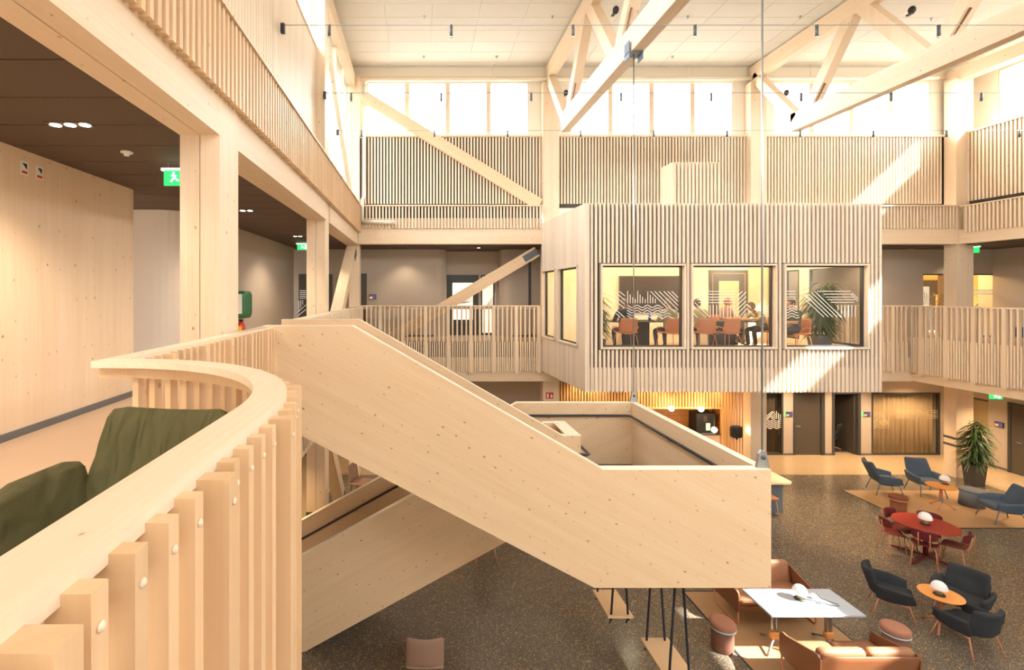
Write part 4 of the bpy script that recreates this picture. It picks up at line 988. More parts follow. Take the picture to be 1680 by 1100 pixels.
def curtain(label, x0, x1, y, z0, z1, pitch, amp, mat):
    mb = MB(); n = int((x1-x0)/.02); v = []; f = []
    for i in range(n+1):
        x = x0+(x1-x0)*i/n; yy = y+amp*math.sin(2*PI*x/pitch)+.3*amp*math.sin(2*PI*x/pitch*2.7+1)
        for o_ in (0, .006): v += [(x, yy+o_, z0), (x, yy+o_, z1)]
    for i in range(n):
        a = i*4; b = a+4; f += [(a, b, b+1, a+1), (a+2, a+3, b+3, b+2), (a, a+2, b+2, b), (a+1, b+1, b+3, a+3)]
    f += [(0, 1, 3, 2), (n*4, n*4+2, n*4+3, n*4+1)]
    return tag(obj('curtain', mb.add(v, f, True), mat), label, 'curtain')
curtain('pleated beige curtain behind the wide ground floor glazing', 15.8, 18.2, GB+.26, .02, 2.4, .17, .06, 'curtain')
curtain('dark grey curtain behind the narrow wave-patterned glazing', 12.0, 12.75, GB+.3, .02, 2.4, .16, .04, M.setdefault('dcurt', plain('dark_curtain', (.12, .09, .065), .8)))
# window on the right ground-floor wall, and the dark door
o = struct('window_15', box(18.70, 18.78, 15.95, 16.75, 2.1, 2.15).addraw(box(18.70, 18.78, 15.95, 16.75, 0, .05)), 'frame'); obj('pane', box(18.74, 18.75, 15.95, 16.75, .05, 2.1), 'glassd', o)
tag(obj('curtain', box(18.96, 19.0, 15.8, 16.9, 0, 2.4), 'curtain'), 'straight beige blind behind the glazing near the dark side door', 'blind')
d = struct('door_8', box(18.66, 18.72, 13.75, 15.28, 0, 2.15), 'doord')
obj('door_frame', box(18.64, 18.74, 15.28, 15.36, 0, 2.22).addraw(box(18.64, 18.74, 13.7, 15.28, 2.15, 2.22)), 'frame', d)
obj('door_handle', tube([(18.66, 15.1, 1.02), (18.6, 15.1, 1.02), (18.6, 14.98, 1.02)], .012, 6), 'steel', d)
def tablet(label, x, y, z, rz=0, w=.24, h=.16, green=True):
    t = thing('door_tablet', label, 'tablet', (x, y, z), rz)
    obj('housing', box(-w/2, w/2, -.025, 0, 0, h), 'black', t); obj('screen', box(-w/2+.015, w/2-.015, -.028, -.025, .015, h-.015), emit('tablet_dark_%d' % len(bpy.data.materials), (.05, .05, .14), .6), t)
    obj('screen_image', box(-w/2+.02, -.01, -.031, -.028, .02, h*.5), emit('tablet_orange_%d' % len(bpy.data.materials), (.9, .22, .04), 1.0), t)
    if green: obj('status_light', box(-w/2-.02, -w/2, -.025, 0, .0, h), emit('tablet_green_%d' % len(bpy.data.materials), (.05, .7, .15), 1.2), t)
tablet('room booking tablet with orange screen beside the closed grey door', 12.90, GB-.001, 1.36)
tablet('room booking tablet with orange screen right of the open dark doorway', 15.62, GB-.001, 1.36)
tablet('room booking tablet on the wall next to the dark side door', 18.70, 15.62, 1.36, -PI/2, green=False)
tablet('room booking tablet on the upper beige corridor wall', -1.62, W2-.001, 5.48, green=False)
def exit_sign(label, loc, rz, w=.34, h=.17, up=.09):
    t = thing('exit_sign', label, 'sign', loc, rz)
    obj('panel', box(-w/2, w/2, -.015, .015, -h, 0), 'exit', t); obj('mount', box(-w/2-.03, w/2+.03, -.02, .02, 0, .03), 'exitw', t)
    obj('hanger', box(-w/2+.04, -w/2+.05, -.005, .005, .03, up).addraw(box(w/2-.05, w/2-.04, -.005, .005, .03, up)), 'steel', t)
    b = MB(); bar((-.06, -.017, -.13), (-.02, -.017, -.08), .004, .02, b, (0,1,0)); bar((-.02, -.017, -.08), (-.03, -.017, -.045), .004, .022, b, (0,1,0)); bar((-.02, -.017, -.08), (.03, -.017, -.12), .004, .02, b, (0,1,0)); bar((-.06, -.017, -.06), (.01, -.017, -.06), .004, .015, b, (0,1,0)); box(-.04, -.015, -.019, -.015, -.04, -.018, b)
    obj('running_figure', b, 'exitw', t); obj('door_symbol', box(.05, .11, -.018, -.014, -.145, -.025), 'exitw', t)
    return t
exit_sign('green exit sign under the brown ceiling beside the first split column', (-2.80, 5.55, 7.08), 0, .28)
exit_sign('green exit sign at the end of the left corridor', (-3.45, 14.2, 7.12), 0)
exit_sign('green exit sign under the ceiling behind the corner column', (17.15, 15.0, 7.1), PI/2, .3)
exit_sign('green exit sign hanging by the dark side door on the ground floor', (18.2, 15.3, 2.5), -.2, up=.5)
# recessed lights, detectors
def downlight(label, x, y, z, dx, dy, n=3, lit=True):
    t = thing('downlight', label, 'lamp', (x, y, z))
    obj('trim', box(-.08-.11*(n-1)/2-.0, .08+.11*(n-1)/2, -.07, .07, -.006, 0).xf(R('Z', math.degrees(math.atan2(dy, dx)))), 'doord', t)
    for i in range(n):
        q = (i-(n-1)/2)*.13
        obj('lens', lathe([(0, -.009), (.045, -.009), (.045, -.004), (0, -.004)], 14, c=(q*dx, q*dy, 0)), 'lit', t)
downlight('recessed downlight with three lit lenses over the wooden wall corridor', -3.1, 4.28, 7.168, 1, 0)
downlight('recessed downlight with lit lenses near the defibrillator cabinet', -3.2, 8.7, 7.168, 1, 0, 3)
downlight('recessed downlight near the end of the left corridor', -3.2, 12.6, 7.168, 1, 0, 2)
downlight('recessed downlight above the beige wall of the back corridor', 1.9, 15.8, 7.168, 1, 0, 1)
for x, y, la in ((-3.1, 5.1, 'small white smoke detector on the brown corridor ceiling'), (-4.9, 7.9, 'small smoke detector in the corridor recess')):
    tag(obj('smoke_detector', lathe([(0, -.045), (.025, -.045), (.03, -.02), (.06, -.015), (.06, 0), (0, 0)], 16, c=(x, y, 7.168)), 'white'), la, 'detector')
for k, y in enumerate((5.05, 5.25)):
    t = thing('wall_sticker', ('white safety sticker with black triangle on the wooden wall, closer to the balcony', 'white safety sticker with black triangle on the wooden wall, closer to the recess')[k], 'sticker', (-4.139, y, 6.98))
    obj('plate', box(0, .004, -.05, .05, -.07, .07), 'white', t); obj('triangle', prism([(-.03, .05), (.03, .05), (.03, -.01)], 'x', .004, .006), 'black', t); obj('red_strip', box(.004, .006, -.035, .035, -.055, -.03), 'redp', t)
# defibrillator cabinet and first-aid items on the corridor wall
t = thing('defibrillator_cabinet', 'green defibrillator cabinet on the beige corridor wall', 'cabinet', (-4.17, 11.0, 5.42))
obj('housing', rbox(.28, .5, .62, .09, 6).xf(T((.14, 0, 0))), 'greenp', t); obj('label_strip', box(.10, .2, -.256, -.25, -.2, .24), 'white', t)
t = thing('extinguisher', 'red and yellow fire extinguisher hanging below the green cabinet', 'extinguisher', (-4.05, 10.9, 4.62))
obj('cylinder', lathe([(0,0),(.085,0),(.09,.03),(.09,.34),(.05,.4),(.02,.42),(0,.42)], 18), 'redp', t); obj('valve', box(-.04, .05, -.02, .02, .42, .47), 'black', t); obj('tag', box(-.05, .05, -.096, -.088, .2, .32), 'yellow', t)
t = thing('fire_sign', 'small red fire equipment sign on the timber column under the pod', 'sign', (4.0, 14.998, 2.41)); obj('plate', box(-.115, .115, -.008, 0, 0, .19), 'redp', t)
obj('extinguisher_symbol', box(-.085, -.03, -.011, -.008, .03, .15).addraw(box(-.065, -.05, -.011, -.008, .15, .17)), 'white', t); obj('flame_symbol', prism([(.03,.03),(.085,.03),(.09,.09),(.07,.14),(.06,.1),(.04,.16),(.025,.08)], 'y', -.011, -.008), 'white', t)

# ================================================================== CAFE NICHE under the pod
CY = 16.3
t = thing('slat_screen', 'amber lit slatted wall screen above the coffee niche', 'screen', (4.6, CY, 0)); T0 = Vector(t.location)
def ch(mb): return mb.xf(T(-T0))
obj('backing', ch(box(4.6, 10.6, CY+.1, CY+.14, 1.80, 3.0)), 'dark', t); obj('niche_trim', ch(box(5.6, 10.2, CY-.01, CY+.1, 1.78, 1.84).addraw(box(10.16, 10.22, CY-.01, CY+.1, 0, 1.84))), 'amber', t)
mu = box(-.03, .03, 0, .09, 1.82, 3.0).mesh('slat', 'amber'); mf = box(-.03, .03, 0, .09, 0, 3.0).mesh('slat', 'amber')
for i in range(56):
    x = 4.66+.1*i; obj('slat', mf if x < 5.55 else mu, None, t, (x-T0.x, 0, 0))
for i in range(7): obj('slat', mf, None, t, (10.27+.098*i-T0.x, 0, 0))
for z in (.9, 1.32, 1.84): obj('rail', ch(box(10.24, 10.95, CY+.09, CY+.12, z, z+.03)), 'amber', t)
struct('wall_niche', box(4.5, 10.3, 16.9, 16.95, 0, 3.0).addraw(box(10.22, 10.28, CY+.1, 16.9, 0, 1.84)), 'tile')
struct('wall_niche_side', box(10.9, 11.02, CY-.1, 16.95, 0, 3.0), 'amber')
t = thing('counter', 'wooden coffee counter inside the tiled niche', 'counter', (8.0, 16.5, 0)); obj('body', box(-2.2, 2.15, -.1, .38, 0, .87), 'wx', t); obj('worktop', box(-2.22, 2.18, -.14, .39, .87, .91), 'dark', t)
t = thing('coffee_machine', 'black coffee machine with a glowing green display in the niche', 'coffee machine', (9.7, 16.6, .91)); obj('housing', box(-.34, .3, -.2, .25, 0, .68), 'black', t)
obj('display', box(-.02, .12, -.206, -.2, .12, .36), emit('coffee_display', (.35, .65, .25), 1.2), t); obj('dispenser', box(-.12, .0, -.24, -.2, .42, .6), 'doord', t); obj('tray', box(-.2, .25, -.28, -.2, 0, .03), 'steel', t)
t = thing('wall_dispenser', 'black round-shouldered dispenser mounted on the slats beside the niche', 'dispenser', (10.57, CY-.002, .82)); obj('housing', rbox(.36, .2, .40, .06, 6).xf(T((0, -.1, .22))), 'black', t); obj('nozzle', lathe([(0,0),(.02,0),(.06,.08),(0,.08)], 12, c=(.02, -.1, -.05)), 'black', t)
def globe(label, x, y, z, top):
    t = thing('globe_lamp', label, 'lamp', (x, y, z)); obj('globe', ell((0,0,0), (.085,.085,.085), 16), 'globe', t); obj('cord', tube([(0,0,.08),(0,0,top-z)], .004, 5), 'black', t)
    point('globe_light', (x, y, z-.0), 22, (1, .62, .25), .09)
globe('lit globe pendant at the tiled niche, further from the coffee machine', 8.3, 16.0, 1.86, 3.0); globe('lit globe pendant at the tiled niche, above the coffee machine', 9.28, 16.0, 1.84, 3.0)
globe('lit globe pendant hanging in front of the coffee machine', 9.2, 15.15, 1.40, 3.0); globe('lit globe pendant between the dispenser and the timber column', 10.26, 15.1, 1.40, 3.0)
for x, la in ((6.7, 'black ceiling spotlight above the far landing corner'), (9.3, 'black ceiling spotlight near the middle globe pendants')):
    t = thing('ceiling_spotlight', la, 'spotlight', (x, 15.6, 3.0)); obj('stem', tube([(0,0,0),(0,0,-.12)], .012, 6), 'black', t); obj('head', tube([(0,-.05,-.10),(0,.05,-.26)], .055, 12), 'black', t)
plant('small leafy plant in a pot beside the niche slats', (9.92, 15.3, 0), .5, .14, .25, .10, 60, 21)

# ================================================================== SUSPENDED WIRES, PIPES
def wire(label, y, z, xs, x0=-1.8, x1=16.8, sag=.0):
    t = thing('lamp_wire', label, 'lamp wire', (x0, y, z)); obj('cable', tube([(0,0,0),(x1-x0,0,0)], .006, 5), 'wire', t)
    for x in xs:
        o = obj('pendant_tube', tube([(x-x0,0,0),(x-x0,0,-.17)], .022, 8), 'steeld', t); obj('lens', tube([(x-x0,0,-.17),(x-x0,0,-.185)], .021, 8), 'white', o)
    obj('end_bracket', box(-.03, .03, -.03, .03, -.12, .02), 'black', t)
wire('near suspended wire with dark tube pendants crossing the atrium', 7.2, 9.67, [-1.36+1.815*i for i in range(10)], -2.05)
wire('middle suspended wire with dark tube pendants crossing the atrium', 9.75, 9.72, [-1.4+1.815*i for i in range(10)], -1.93)
wire('far suspended wire with dark tube pendants in front of the slatted wall', 12.0, 9.72, [-1.47+1.815*i for i in range(10)], -2.05)
t = thing('roof_pipe', 'white rain pipe under the roof running down beside the corner', 'pipe', (-1.76, 15.0, 7.85)); T0 = Vector(t.location)
obj('downpipe', tube([(-1.76, 15.12, 12.2), (-1.76, 15.12, 8.7), (-1.76, 14.62, 8.5), (-1.76, 14.62, 7.85)], .055, 10).xf(T(-T0)), 'offwhite', t)
obj('foot_pipe', tube([(-1.76, 14.62, 7.85), (-.78, 14.62, 7.82)], .055, 10).xf(T(-T0)), 'offwhite', t)
obj('header_pipe', tube([(-1.76, 15.12, 12.2), (-1.72, 15.12, 12.3), (-1.6, 15.12, 12.35), (16.2, 15.12, 12.42)], .05, 10).xf(T(-T0)), 'offwhite', t)
for x in (-1.0, 2.3, 5.5, 8.4, 12.2): obj('hanger', tube([(x, 15.12, 12.4), (x, 15.12, RZ)], .015, 6).xf(T(-T0)), 'offwhite', t)
for tx, la in ((4.05, 'the hanger rod truss'), (10.48, 'the right-hand truss')):
    for k, (y, z) in enumerate(((10.5, 11.75), (14.1, 11.45))):
        t = thing('spotlight', 'small black spotlight clamped to %s diagonal of %s' % (('an inner', 'the end')[k], la), 'spotlight', (tx+.14, y, z)); obj('bracket', box(-.03, .03, -.06, .06, -.03, 0), 'black', t); obj('head', ell((.05, 0, .08), (.07, .07, .09), 10), 'black', t)
sp = lathe([(0, -.05), (.02, -.05), (.02, 0), (.05, 0), (.05, .01), (0, .01)], 8)
for x, y in ((0.1, 12.5), (3.4, 12.5), (0.1, 14.6), (2.3, 14.6), (6.9, 12.5), (9.8, 12.5), (7.6, 14.6), (13.3, 12.6), (15.2, 12.6)):
    o = obj('sprinkler', sp.mesh('sprinkler', 'steel') if 'spm' not in globals() else spm, None, None, (x, y, RZ-.02)); spm = o.data; tag(o, 'small ceiling sprinkler head on the cream tiles', 'sprinkler', 'sprinklers in the roof ceiling')

# ================================================================== GROUND-FLOOR FURNITURE
def rug(label, x0, x1, y0, y1):
    t = thing('floor_inlay', label, 'floor mat', ((x0+x1)/2, (y0+y1)/2, 0)); a, b = (x1-x0)/2, (y1-y0)/2
    obj('oak_field', box(-a, a, -b, b, 0, .008), 'parq', t)
    e = .025
    for q in ((-a-e, a+e, b, b+e), (-a-e, a+e, -b-e, -b), (-a-e, -a, -b, b), (a, a+e, -b, b)): obj('edge_strip', box(*q, 0, .011), M.setdefault('edge', plain('navy_edge', (.02, .028, .055), .5)), t)
rug('oak mat with navy edging under the blue armchairs', 12.16, 15.6, 11.68, 13.92)
rug('oak mat with navy edging under the sofas and pale table', 5.0, 7.04, 5.6, 9.18)
MZ = .008
def armchair(label, loc, rz, mat, legmat, sc=1.0, back=.47, group=None, recline=24, arm_h=.26):
    t = thing('armchair', label, 'armchair', loc, rz, group)
    S_ = Matrix.Scale(sc, 4)
    def bendb(p): return Vector((p.x*(1-.10*max(0, p.z)/.25), p.y+.10*(p.x/.3)**2, p.z))
    obj('seat', rbox(.56, .56, .12, .055, 8, bend=lambda p: Vector((p.x, p.y, p.z+.02*(p.x/.28)**2-.02*(p.y/.28)))).xf(R('X', 4)).xf(T((0, .02, .37))).xf(S_), mat, t)
    bk = rbox(.58, .095, back, .045, 10, bend=bendb)
    bk.v = [(x, y+.018*math.exp(-((z-.03)/.025)**2)*(1 if y > 0 else 0)*-1, z) for x, y, z in bk.v]
    obj('backrest', bk.xf(R('X', recline)).xf(T((0, -.33-.05*(recline/24), .38+back*.42))).xf(S_), mat, t)
    for s_ in (-1, 1):
        arm = rbox(.07 if arm_h < .33 else .12, .52, arm_h, .034 if arm_h < .33 else .058, 8, bend=lambda p: Vector((p.x+.05*(p.y/.3)**2*(-s_), p.y, p.z*(1-.28*max(0, p.y)/.26)-.02*max(0, p.y)/.26)))
        obj('armrest', arm.xf(R('Y', s_*16)).xf(T((s_*.335, -.02, .32+arm_h/2))).xf(S_), mat, t)
        for sy in (-1, 1): obj('leg', tube([(s_*.18, sy*.15-.02, .33), (s_*.26, sy*.22-.02, .30), (s_*.31, sy*.31-.02, 0)], .012, 7).xf(S_), legmat, t)
        obj('leg_rail', tube([(s_*.26, -.24, .30), (s_*.26, .20, .30)], .011, 6).xf(S_), legmat, t)
    return t
armchair('blue armchair in profile at the left edge of the oak mat', (13.20, 13.72, MZ), face(.92, -.38), 'blue', 'bluel', 1.0, .56)
armchair('blue armchair with its front to the orange table, beside the timber column', (14.28, 13.66, MZ), face(-.22, -1), 'blue', 'bluel', 1.0, .56)
armchair('blue armchair seen from behind next to the grey drum table', (14.42, 12.02, MZ), face(-.95, .32), 'blue', 'bluel', 1.0, .56)
armchair('charcoal armchair in profile with terracotta legs, next to the red table', (8.40, 8.60, 0), face(.80, -.60), 'char', 'copper', .90, .48, recline=18, arm_h=.30)
armchair('charcoal armchair with a creased back cushion, between the orange table and open floor', (9.42, 8.42, 0), face(-.90, -.45), 'char', 'copper', .96, .48, recline=20, arm_h=.28)
armchair('charcoal armchair with its back turned, terracotta legs, near the orange table', (8.78, 7.80, 0), face(-.12, 1), 'char', 'copper', .94, .46, recline=14, arm_h=.28)
armchair('olive green armchair with creased cushions on the balcony', (-1.20, 1.84, F2), face(-.10, -1), 'green', 'black', 1.08, .52, recline=20, arm_h=.36)
def tripod_table(label, loc, r, h, top, leg, rz=0):
    t = thing('round_table', label, 'table', loc, rz)
    obj('tabletop', lathe([(0, h-.022), (r-.015, h-.022), (r, h-.008), (r, h), (0, h)], 40, smooth=False), top, t)
    for a in (0, 2.1, 4.2): obj('tube', tube([(.022*math.cos(a), .022*math.sin(a), .2), (.022*math.cos(a), .022*math.sin(a), h-.02)], .016, 8), leg, t)
    obj('collar', lathe([(0, .18), (.05, .18), (.055, .21), (.045, .25), (0, .25)], 10), 'bluel', t)
    for k in range(3): a = k*2*PI/3; obj('foot', tube([(.03*math.cos(a), .03*math.sin(a), .21), (.27*math.cos(a), .27*math.sin(a), .014)], .016, 7), leg, t)
    return t
tripod_table('small round orange table on the oak mat between the blue armchairs', (13.71, 12.74, MZ), .30, .60, 'orange', 'copper', -.5)
tripod_table('small round orange table among the charcoal armchairs', (8.78, 8.16, 0), .285, .60, 'orange', 'copper', -.4)
def lamp(label, loc, sc=1.0):
    t = thing('table_lamp', label, 'lamp', loc)
    obj('base', lathe([(0,0),(.078,0),(.083,.01),(.078,.022),(0,.022)], 20).xf(Matrix.Scale(sc,4)), M.setdefault('lbase', plain('lamp_base_green', (.02, .035, .025), .4)), t)
    obj('stem', lathe([(0,.022),(.042,.022),(.042,.115),(0,.115)], 16).xf(Matrix.Scale(sc,4)), M.setdefault('lstem', plain('lamp_stem_brass', (.45, .25, .10), .4)), t)
    obj('dome', lathe([(.03,.105),(.108,.108),(.113,.12),(.108,.155),(.09,.20),(.06,.23),(.03,.243),(0,.246)], 24).xf(Matrix.Scale(sc,4)), 'opal', t)
lamp('white mushroom lamp on the orange table beside the blue armchairs', (13.92, 12.84, MZ+.60), 1.0)
lamp('white mushroom lamp on the dark red table', (10.78, 10.33, .74), 1.05)
lamp('white mushroom lamp on the orange table among the charcoal armchairs', (8.72, 8.13, .60), .95)
lamp('white mushroom lamp on the pale blue rectangular table', (6.10, 7.78, MZ+.74), .95)
t = thing('drum_table', 'slate grey drum side table on the oak mat', 'table', (14.72, 12.92, MZ))
obj('drum', lathe([(0,0),(.25,0),(.22,.38),(0,.38)], 36), 'drum', t); obj('tabletop', lathe([(0,.38),(.27,.38),(.28,.39),(.28,.41),(0,.41)], 36, c=(.06, .02, 0)), 'drum', t)
def stool(label, loc, body, cush, band):
    t = thing('pouf_stool', label, 'stool', loc)
    obj('body', lathe([(0,0),(.155,0),(.16,.01),(.16,.33),(0,.33)], 30), body, t)
    obj('band', lathe([(0,.33),(.185,.33),(.19,.335),(.19,.36),(0,.36)], 30), band, t)
    obj('cushion', lathe([(0,.36),(.188,.36),(.19,.38),(.188,.42),(.175,.44),(.14,.45),(0,.452)], 30), cush, t)
stool('rust brown pouf stool with an orange band at the corner of the oak mat', (12.35, 12.50, MZ), 'rust', 'rust', 'copper')
stool('rose brown pouf stool with a pale blue band in the sun patch', (4.82, 7.72, .004), 'rosed', 'rose', 'band')
stool('rose brown pouf stool with a grey blue band behind the leather sofa', (7.46, 7.60, 0), 'rosed', 'rose', 'band')
plant('tall bushy plant in a dark square pot at the corner column', (16.40, 14.32, .004), 1.9, .46, .62, .185, 620, 5, True)
# ---- red table group
t = thing('round_table', 'large round dark red dining table with a star base', 'table', (10.82, 10.36, 0))
obj('tabletop', lathe([(0,.715),(.50,.715),(.53,.73),(.53,.74),(0,.74)], 48, smooth=False), 'red', t); obj('column', tube([(0,0,.05),(0,0,.72)], .045, 12), 'redw', t)
for k in range(4): a = k*PI/2+.44; obj('foot', bar((.03*math.cos(a), .03*math.sin(a), .06), (.56*math.cos(a), .56*math.sin(a), .018), .045, .03), 'redw', t)
def red_chair(label, loc, rz):
    t = thing('dining_chair', label, 'chair', loc, rz)
    obj('seat', rbox(.40, .38, .018, .008, 8, bend=lambda p: Vector((p.x*(1+.25*p.y), p.y, p.z+.03*(p.x/.2)**2-.035*max(0, p.y-.1)/.1+.02*max(0, -p.y)/.2))).xf(T((0, .03, .45))), 'redw', t)
    obj('backrest', rbox(.40, .018, .21, .008, 10, bend=lambda p: Vector((p.x, p.y+.07*(p.x/.2)**2, p.z*(1-.35*(abs(p.x)/.2)**4)))).xf(R('X', 10)).xf(T((0, -.21, .70))), 'redw', t)
    for s_ in (-1, 1):
        o = obj('back_rod', tube([(s_*.085, -.14, .44), (s_*.085, -.20, .47), (s_*.085, -.235, .62), (s_*.085, -.26, .76)], .009, 6), 'copper', t)
        for sy in (-1, 1): obj('leg', tube([(s_*.10, sy*.10+.02, .436), (s_*.16, sy*.15+.02, .425), (s_*.205, sy*.22+.02, 0)], .009, 6), 'copper', t)
    return t
RC = (10.82, 10.36)
for ang, r, la in ((164, .56, 'dark red dining chair in profile at the red table, next to the empty floor'), (222, .46, 'dark red dining chair at the red table with two back rods in view'), (300, .44, 'dark red dining chair at the red table, nearest the charcoal armchairs'), (38, .44, 'dark red dining chair half hidden behind the lamp on the red table'), (110, .46, 'dark red dining chair at the red table beside the rust brown stool')):
    a = math.radians(ang); p = (RC[0]+r*math.cos(a), RC[1]+r*math.sin(a), 0)
    red_chair(la, p, face(-math.cos(a), -math.sin(a)))
# ---- sofas and pale table
def sofa(label, loc, rz, W=1.42):
    t = thing('sofa', label, 'sofa', loc, rz); h = W/2
    obj('seat_shell', rbox(W, .62, .1, .02, 6).xf(T((0, 0, .28))), 'browns', t)
    for k in (-1, 1):
        obj('seat_cushion', rbox(h-.03, .60, .13, .05, 8).xf(T((k*h/2, .01, .385))), 'brown', t)
        obj('back_cushion', rbox(h-.02, .13, .40, .06, 10).xf(R('X', 12)).xf(T((k*h/2, -.29, .58))), 'brown', t)
        x = k*(h+.012)
        pr_ = [(-.40, .22), (.30, .22), (.33, .26), (.335, .50), (.315, .56), (.27, .585), (.20, .58), (-.30, .71), (-.37, .72), (-.42, .68)]
        o = obj('side_panel', prism(pr_, 'x', x-.014, x+.014), 'browns', t)
        obj('sled_leg', tube([(x, .30, .24), (x, .305, .05), (x, .28, .015), (x, -.32, .015), (x, -.36, .05), (x, -.37, .24)], .014, 7), 'copper', t)
    obj('back_panel', rbox(W, .03, .42, .014, 6).xf(R('X', 12)).xf(T((0, -.375, .52))), 'browns', t)
    return t
sofa('brown leather sofa behind the pale table, partly hidden by the stair landing', (6.08, 8.55, MZ), PI, 1.30)
sofa('brown leather sofa with its back to the balcony, in sunlight', (6.12, 6.98, MZ), 0, 1.34)
t = thing('work_table', 'pale blue rectangular table on two grey pedestals', 'table', (6.08, 7.72, MZ))
obj('tabletop', box(-.725, .725, -.335, .335, .715, .74), 'whtop', t)
for k in (-1, 1):
    for q in (-.035, .035): obj('tube', tube([(k*.43+q, 0, .2), (k*.43+q, 0, .715)], .024, 8), 'steel', t)
    obj('collar', rbox(.13, .09, .11, .02, 4).xf(T((k*.43, 0, .21))), 'orange', t)
    for a in (-2.5, -.6, 1.6): obj('foot', tube([(k*.43, 0, .18), (k*.43+.30*math.cos(a), .30*math.sin(a), .016)], .016, 7), 'steel' if k < 0 else 'bluel', t)
t = thing('power_socket_box', 'small power box with a looping cable on the pale blue table', 'power box', (6.34, 7.80, MZ+.74))
obj('box_body', rbox(.07, .07, .07, .012, 4).xf(T((0, 0, .035))), 'white', t)
obj('cable', tube([(.03, 0, .03), (.08, .05, .06), (.12, 0, .01), (.2, -.1, .006), (.26, -.16, .006), (.24, -.2, .006), (.12, -.18, .006), (0, -.08, .006), (-.06, -.12, .006), (-.02, -.16, .006), (.02, -.12, .006), (-.03, -.07, .006), (-.16, -.03, .012)], .006, 6), 'steeld', t)
# ---- swings
def swing(label, x0, x1, y0, y1, z=.5):
    cx, cy = (x0+x1)/2, (y0+y1)/2; t = thing('swing', label, 'swing', (cx, cy, z)); a, b = (x1-x0)/2, (y1-y0)/2
    obj('seat', box(-a, a, -b, b, -.035, 0), 'seat_oak', t)
    for sy in (-1, 1):
        for sx in (-1, 1):
            pts_ = [(sx*a*.66, sy*b*.86, -.06), (sx*a*.66, sy*b*.86, 0), (sx*.02, sy*b*.86, 2.25-z)]
            r_ = obj('rope', tube(pts_, .017, 7), 'rope', t)
            obj('knot', ell((sx*a*.66, sy*b*.86, -.065), (.03, .03, .03), 8).addraw(tube([(sx*a*.66, sy*b*.86, -.07), (sx*a*.66-.03, sy*b*.86, -.14)], .013, 6)), 'rope', r_)
swing('wooden swing seat on navy ropes under the landing, further back', 3.0, 3.41, 7.74, 8.44)
swing('wooden swing seat on navy ropes beside the sun patch', 3.30, 3.71, 6.5, 7.26)
# ---- bar table by the landing
t = thing('bar_table', 'long pale table with rounded corners and a grey slab leg, behind the landing', 'table', (8.0, 12.7, 0))
obj('tabletop', prism(arc(1.26, -.39, .15, -90, 0, 6)+arc(1.26, .39, .15, 0, 90, 6)+arc(-1.26, .39, .15, 90, 180, 6)+arc(-1.26, -.39, .15, 180, 270, 6), 'z', .86, .90), 'wx', t)
for x in (-.9, 1.05): obj('slab_leg', box(x-.3, x+.3, -.22, .22, 0, .86), 'drum', t)
t = thing('bar_stool', 'bar stool with terracotta seat at the long pale table', 'stool', (8.62, 12.02, 0)); obj('seat', rbox(.36, .34, .05, .024, 6).xf(T((0,0,.62))), 'orch', t)
for sx in (-1, 1):
    for sy in (-1, 1): obj('leg', tube([(sx*.12, sy*.12, .6), (sx*.19, sy*.19, 0)], .011, 6), 'copper', t)
# ---- mauve chairs
def mauve_chair(label, loc, rz, legm='black'):
    t = thing('side_chair', label, 'chair', loc, rz); t.scale = (1.15, 1.15, 1.1)
    obj('seat', rbox(.46, .44, .05, .024, 6).xf(T((0, .02, .45))), 'mauve', t); obj('backrest', rbox(.46, .10, .40, .05, 10, bend=lambda p: Vector((p.x, p.y*.45+.05*(p.x/.23)**2, p.z))).xf(R('X', 10)).xf(T((0, -.23, .66))), 'mauve', t)
    for sx in (-1, 1):
        for sy in (-1, 1): obj('leg', tube([(sx*.16, sy*.14, .43), (sx*.21, sy*.22, 0)], .010, 6), legm, t)
mauve_chair('mauve chair on the dark floor behind the lower stair flight', (-1.66, 13.3, 0), face(.95, -.3))
mauve_chair('mauve chair with rounded back on the dark floor below the lower flight', (.06, 6.9, 0), 0)
mauve_chair('chair with terracotta legs mostly hidden behind the lower flight', (1.3, 10.3, 0), face(-.3, 1), 'copper')
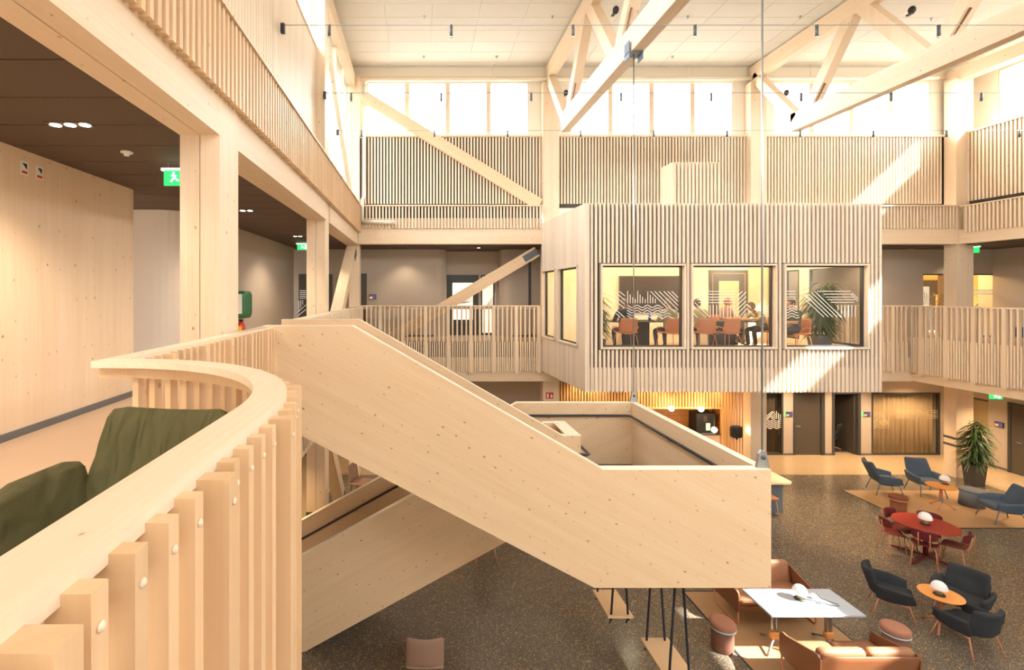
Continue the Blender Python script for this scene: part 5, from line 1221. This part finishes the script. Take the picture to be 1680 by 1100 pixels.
# lounge chair in the dark open room, seen through the doorway
t = thing('swivel_chair', 'dark lounge chair on a terracotta star base in the dark open room', 'chair', (15.0, 17.8, 0), .6)
obj('seat', rbox(.6, .55, .12, .05, 6).xf(T((0,0,.42))), 'char', t); obj('backrest', rbox(.58, .1, .5, .045, 6).xf(R('X', 18)).xf(T((0,-.3,.72))), 'char', t); obj('pole', tube([(0,0,.08),(0,0,.36)], .022, 8), 'copper', t)
for k in range(4): a = k*PI/2+.3; obj('foot', tube([(0,0,.1),(.36*math.cos(a),.36*math.sin(a),.014)], .018, 6), 'copper', t)
t = thing('wall_lamp', 'black spotlight hanging in the dark open room', 'lamp', (14.95, 17.9, 2.95)); obj('stem', tube([(0,0,0),(0,0,-.75)], .008, 6), 'black', t); obj('head', tube([(0,0,-.75),(-.05,-.05,-.95)], .03, 10), 'black', t)
# blue chair on the right gallery
armchair('blue armchair behind the right gallery balustrade', (16.35, 13.0, F2), face(-1, .2), 'blue', 'bluel', .95, .5)
# ================================================================== INTERIOR LAMPS (warm ceiling lights of the galleries)
def ceil_lamp(x, y, z, e, size=95, to=None, col=(1, .70, .40)): spot('downlight_beam', (x, y, z), to or (x, y, 0), e, col, size, .7, .06)
for x, y, la in ((5.2, 12.0, 'flat downlight plate under the pod near its boarded side'), (10.2, 12.0, 'flat downlight plate under the pod near the glazed rooms')):
    t = thing('downlight', la, 'lamp', (x, y, 3.355)); obj('trim', lathe([(0, -.02), (.17, -.02), (.18, 0), (0, 0)], 24), 'steel', t); obj('lens', lathe([(0, -.026), (.12, -.026), (.12, -.02), (0, -.02)], 20), 'lit', t)
    ceil_lamp(x, y, 3.30, 260, 75)
for x in (12.6, 14.8, 16.9): ceil_lamp(x, 15.9, 2.95, 175, 125)
for y in (13.6, 11.6): ceil_lamp(17.2, y, 2.95, 170, 125)
for x in (5.6, 7.6, 9.6): ceil_lamp(x, 15.6, 2.95, 55, 110, (x, 16.6, 1.2))
for x in (-1.0, 1.5): ceil_lamp(x, 16.0, 2.95, 70, 120)
for y in (9.0, 12.5): ceil_lamp(-3.4, y, 2.9, 120, 130)
for y in (1.5, 4.3, 8.7, 12.6): ceil_lamp(-3.1, y, 7.1, 85, 130, None, (1, .80, .58))
for x in (-.5, 1.9, 12.5, 15.0, 18.0): ceil_lamp(x, 15.8, 7.1, 35, 110, None, (1, .80, .58))
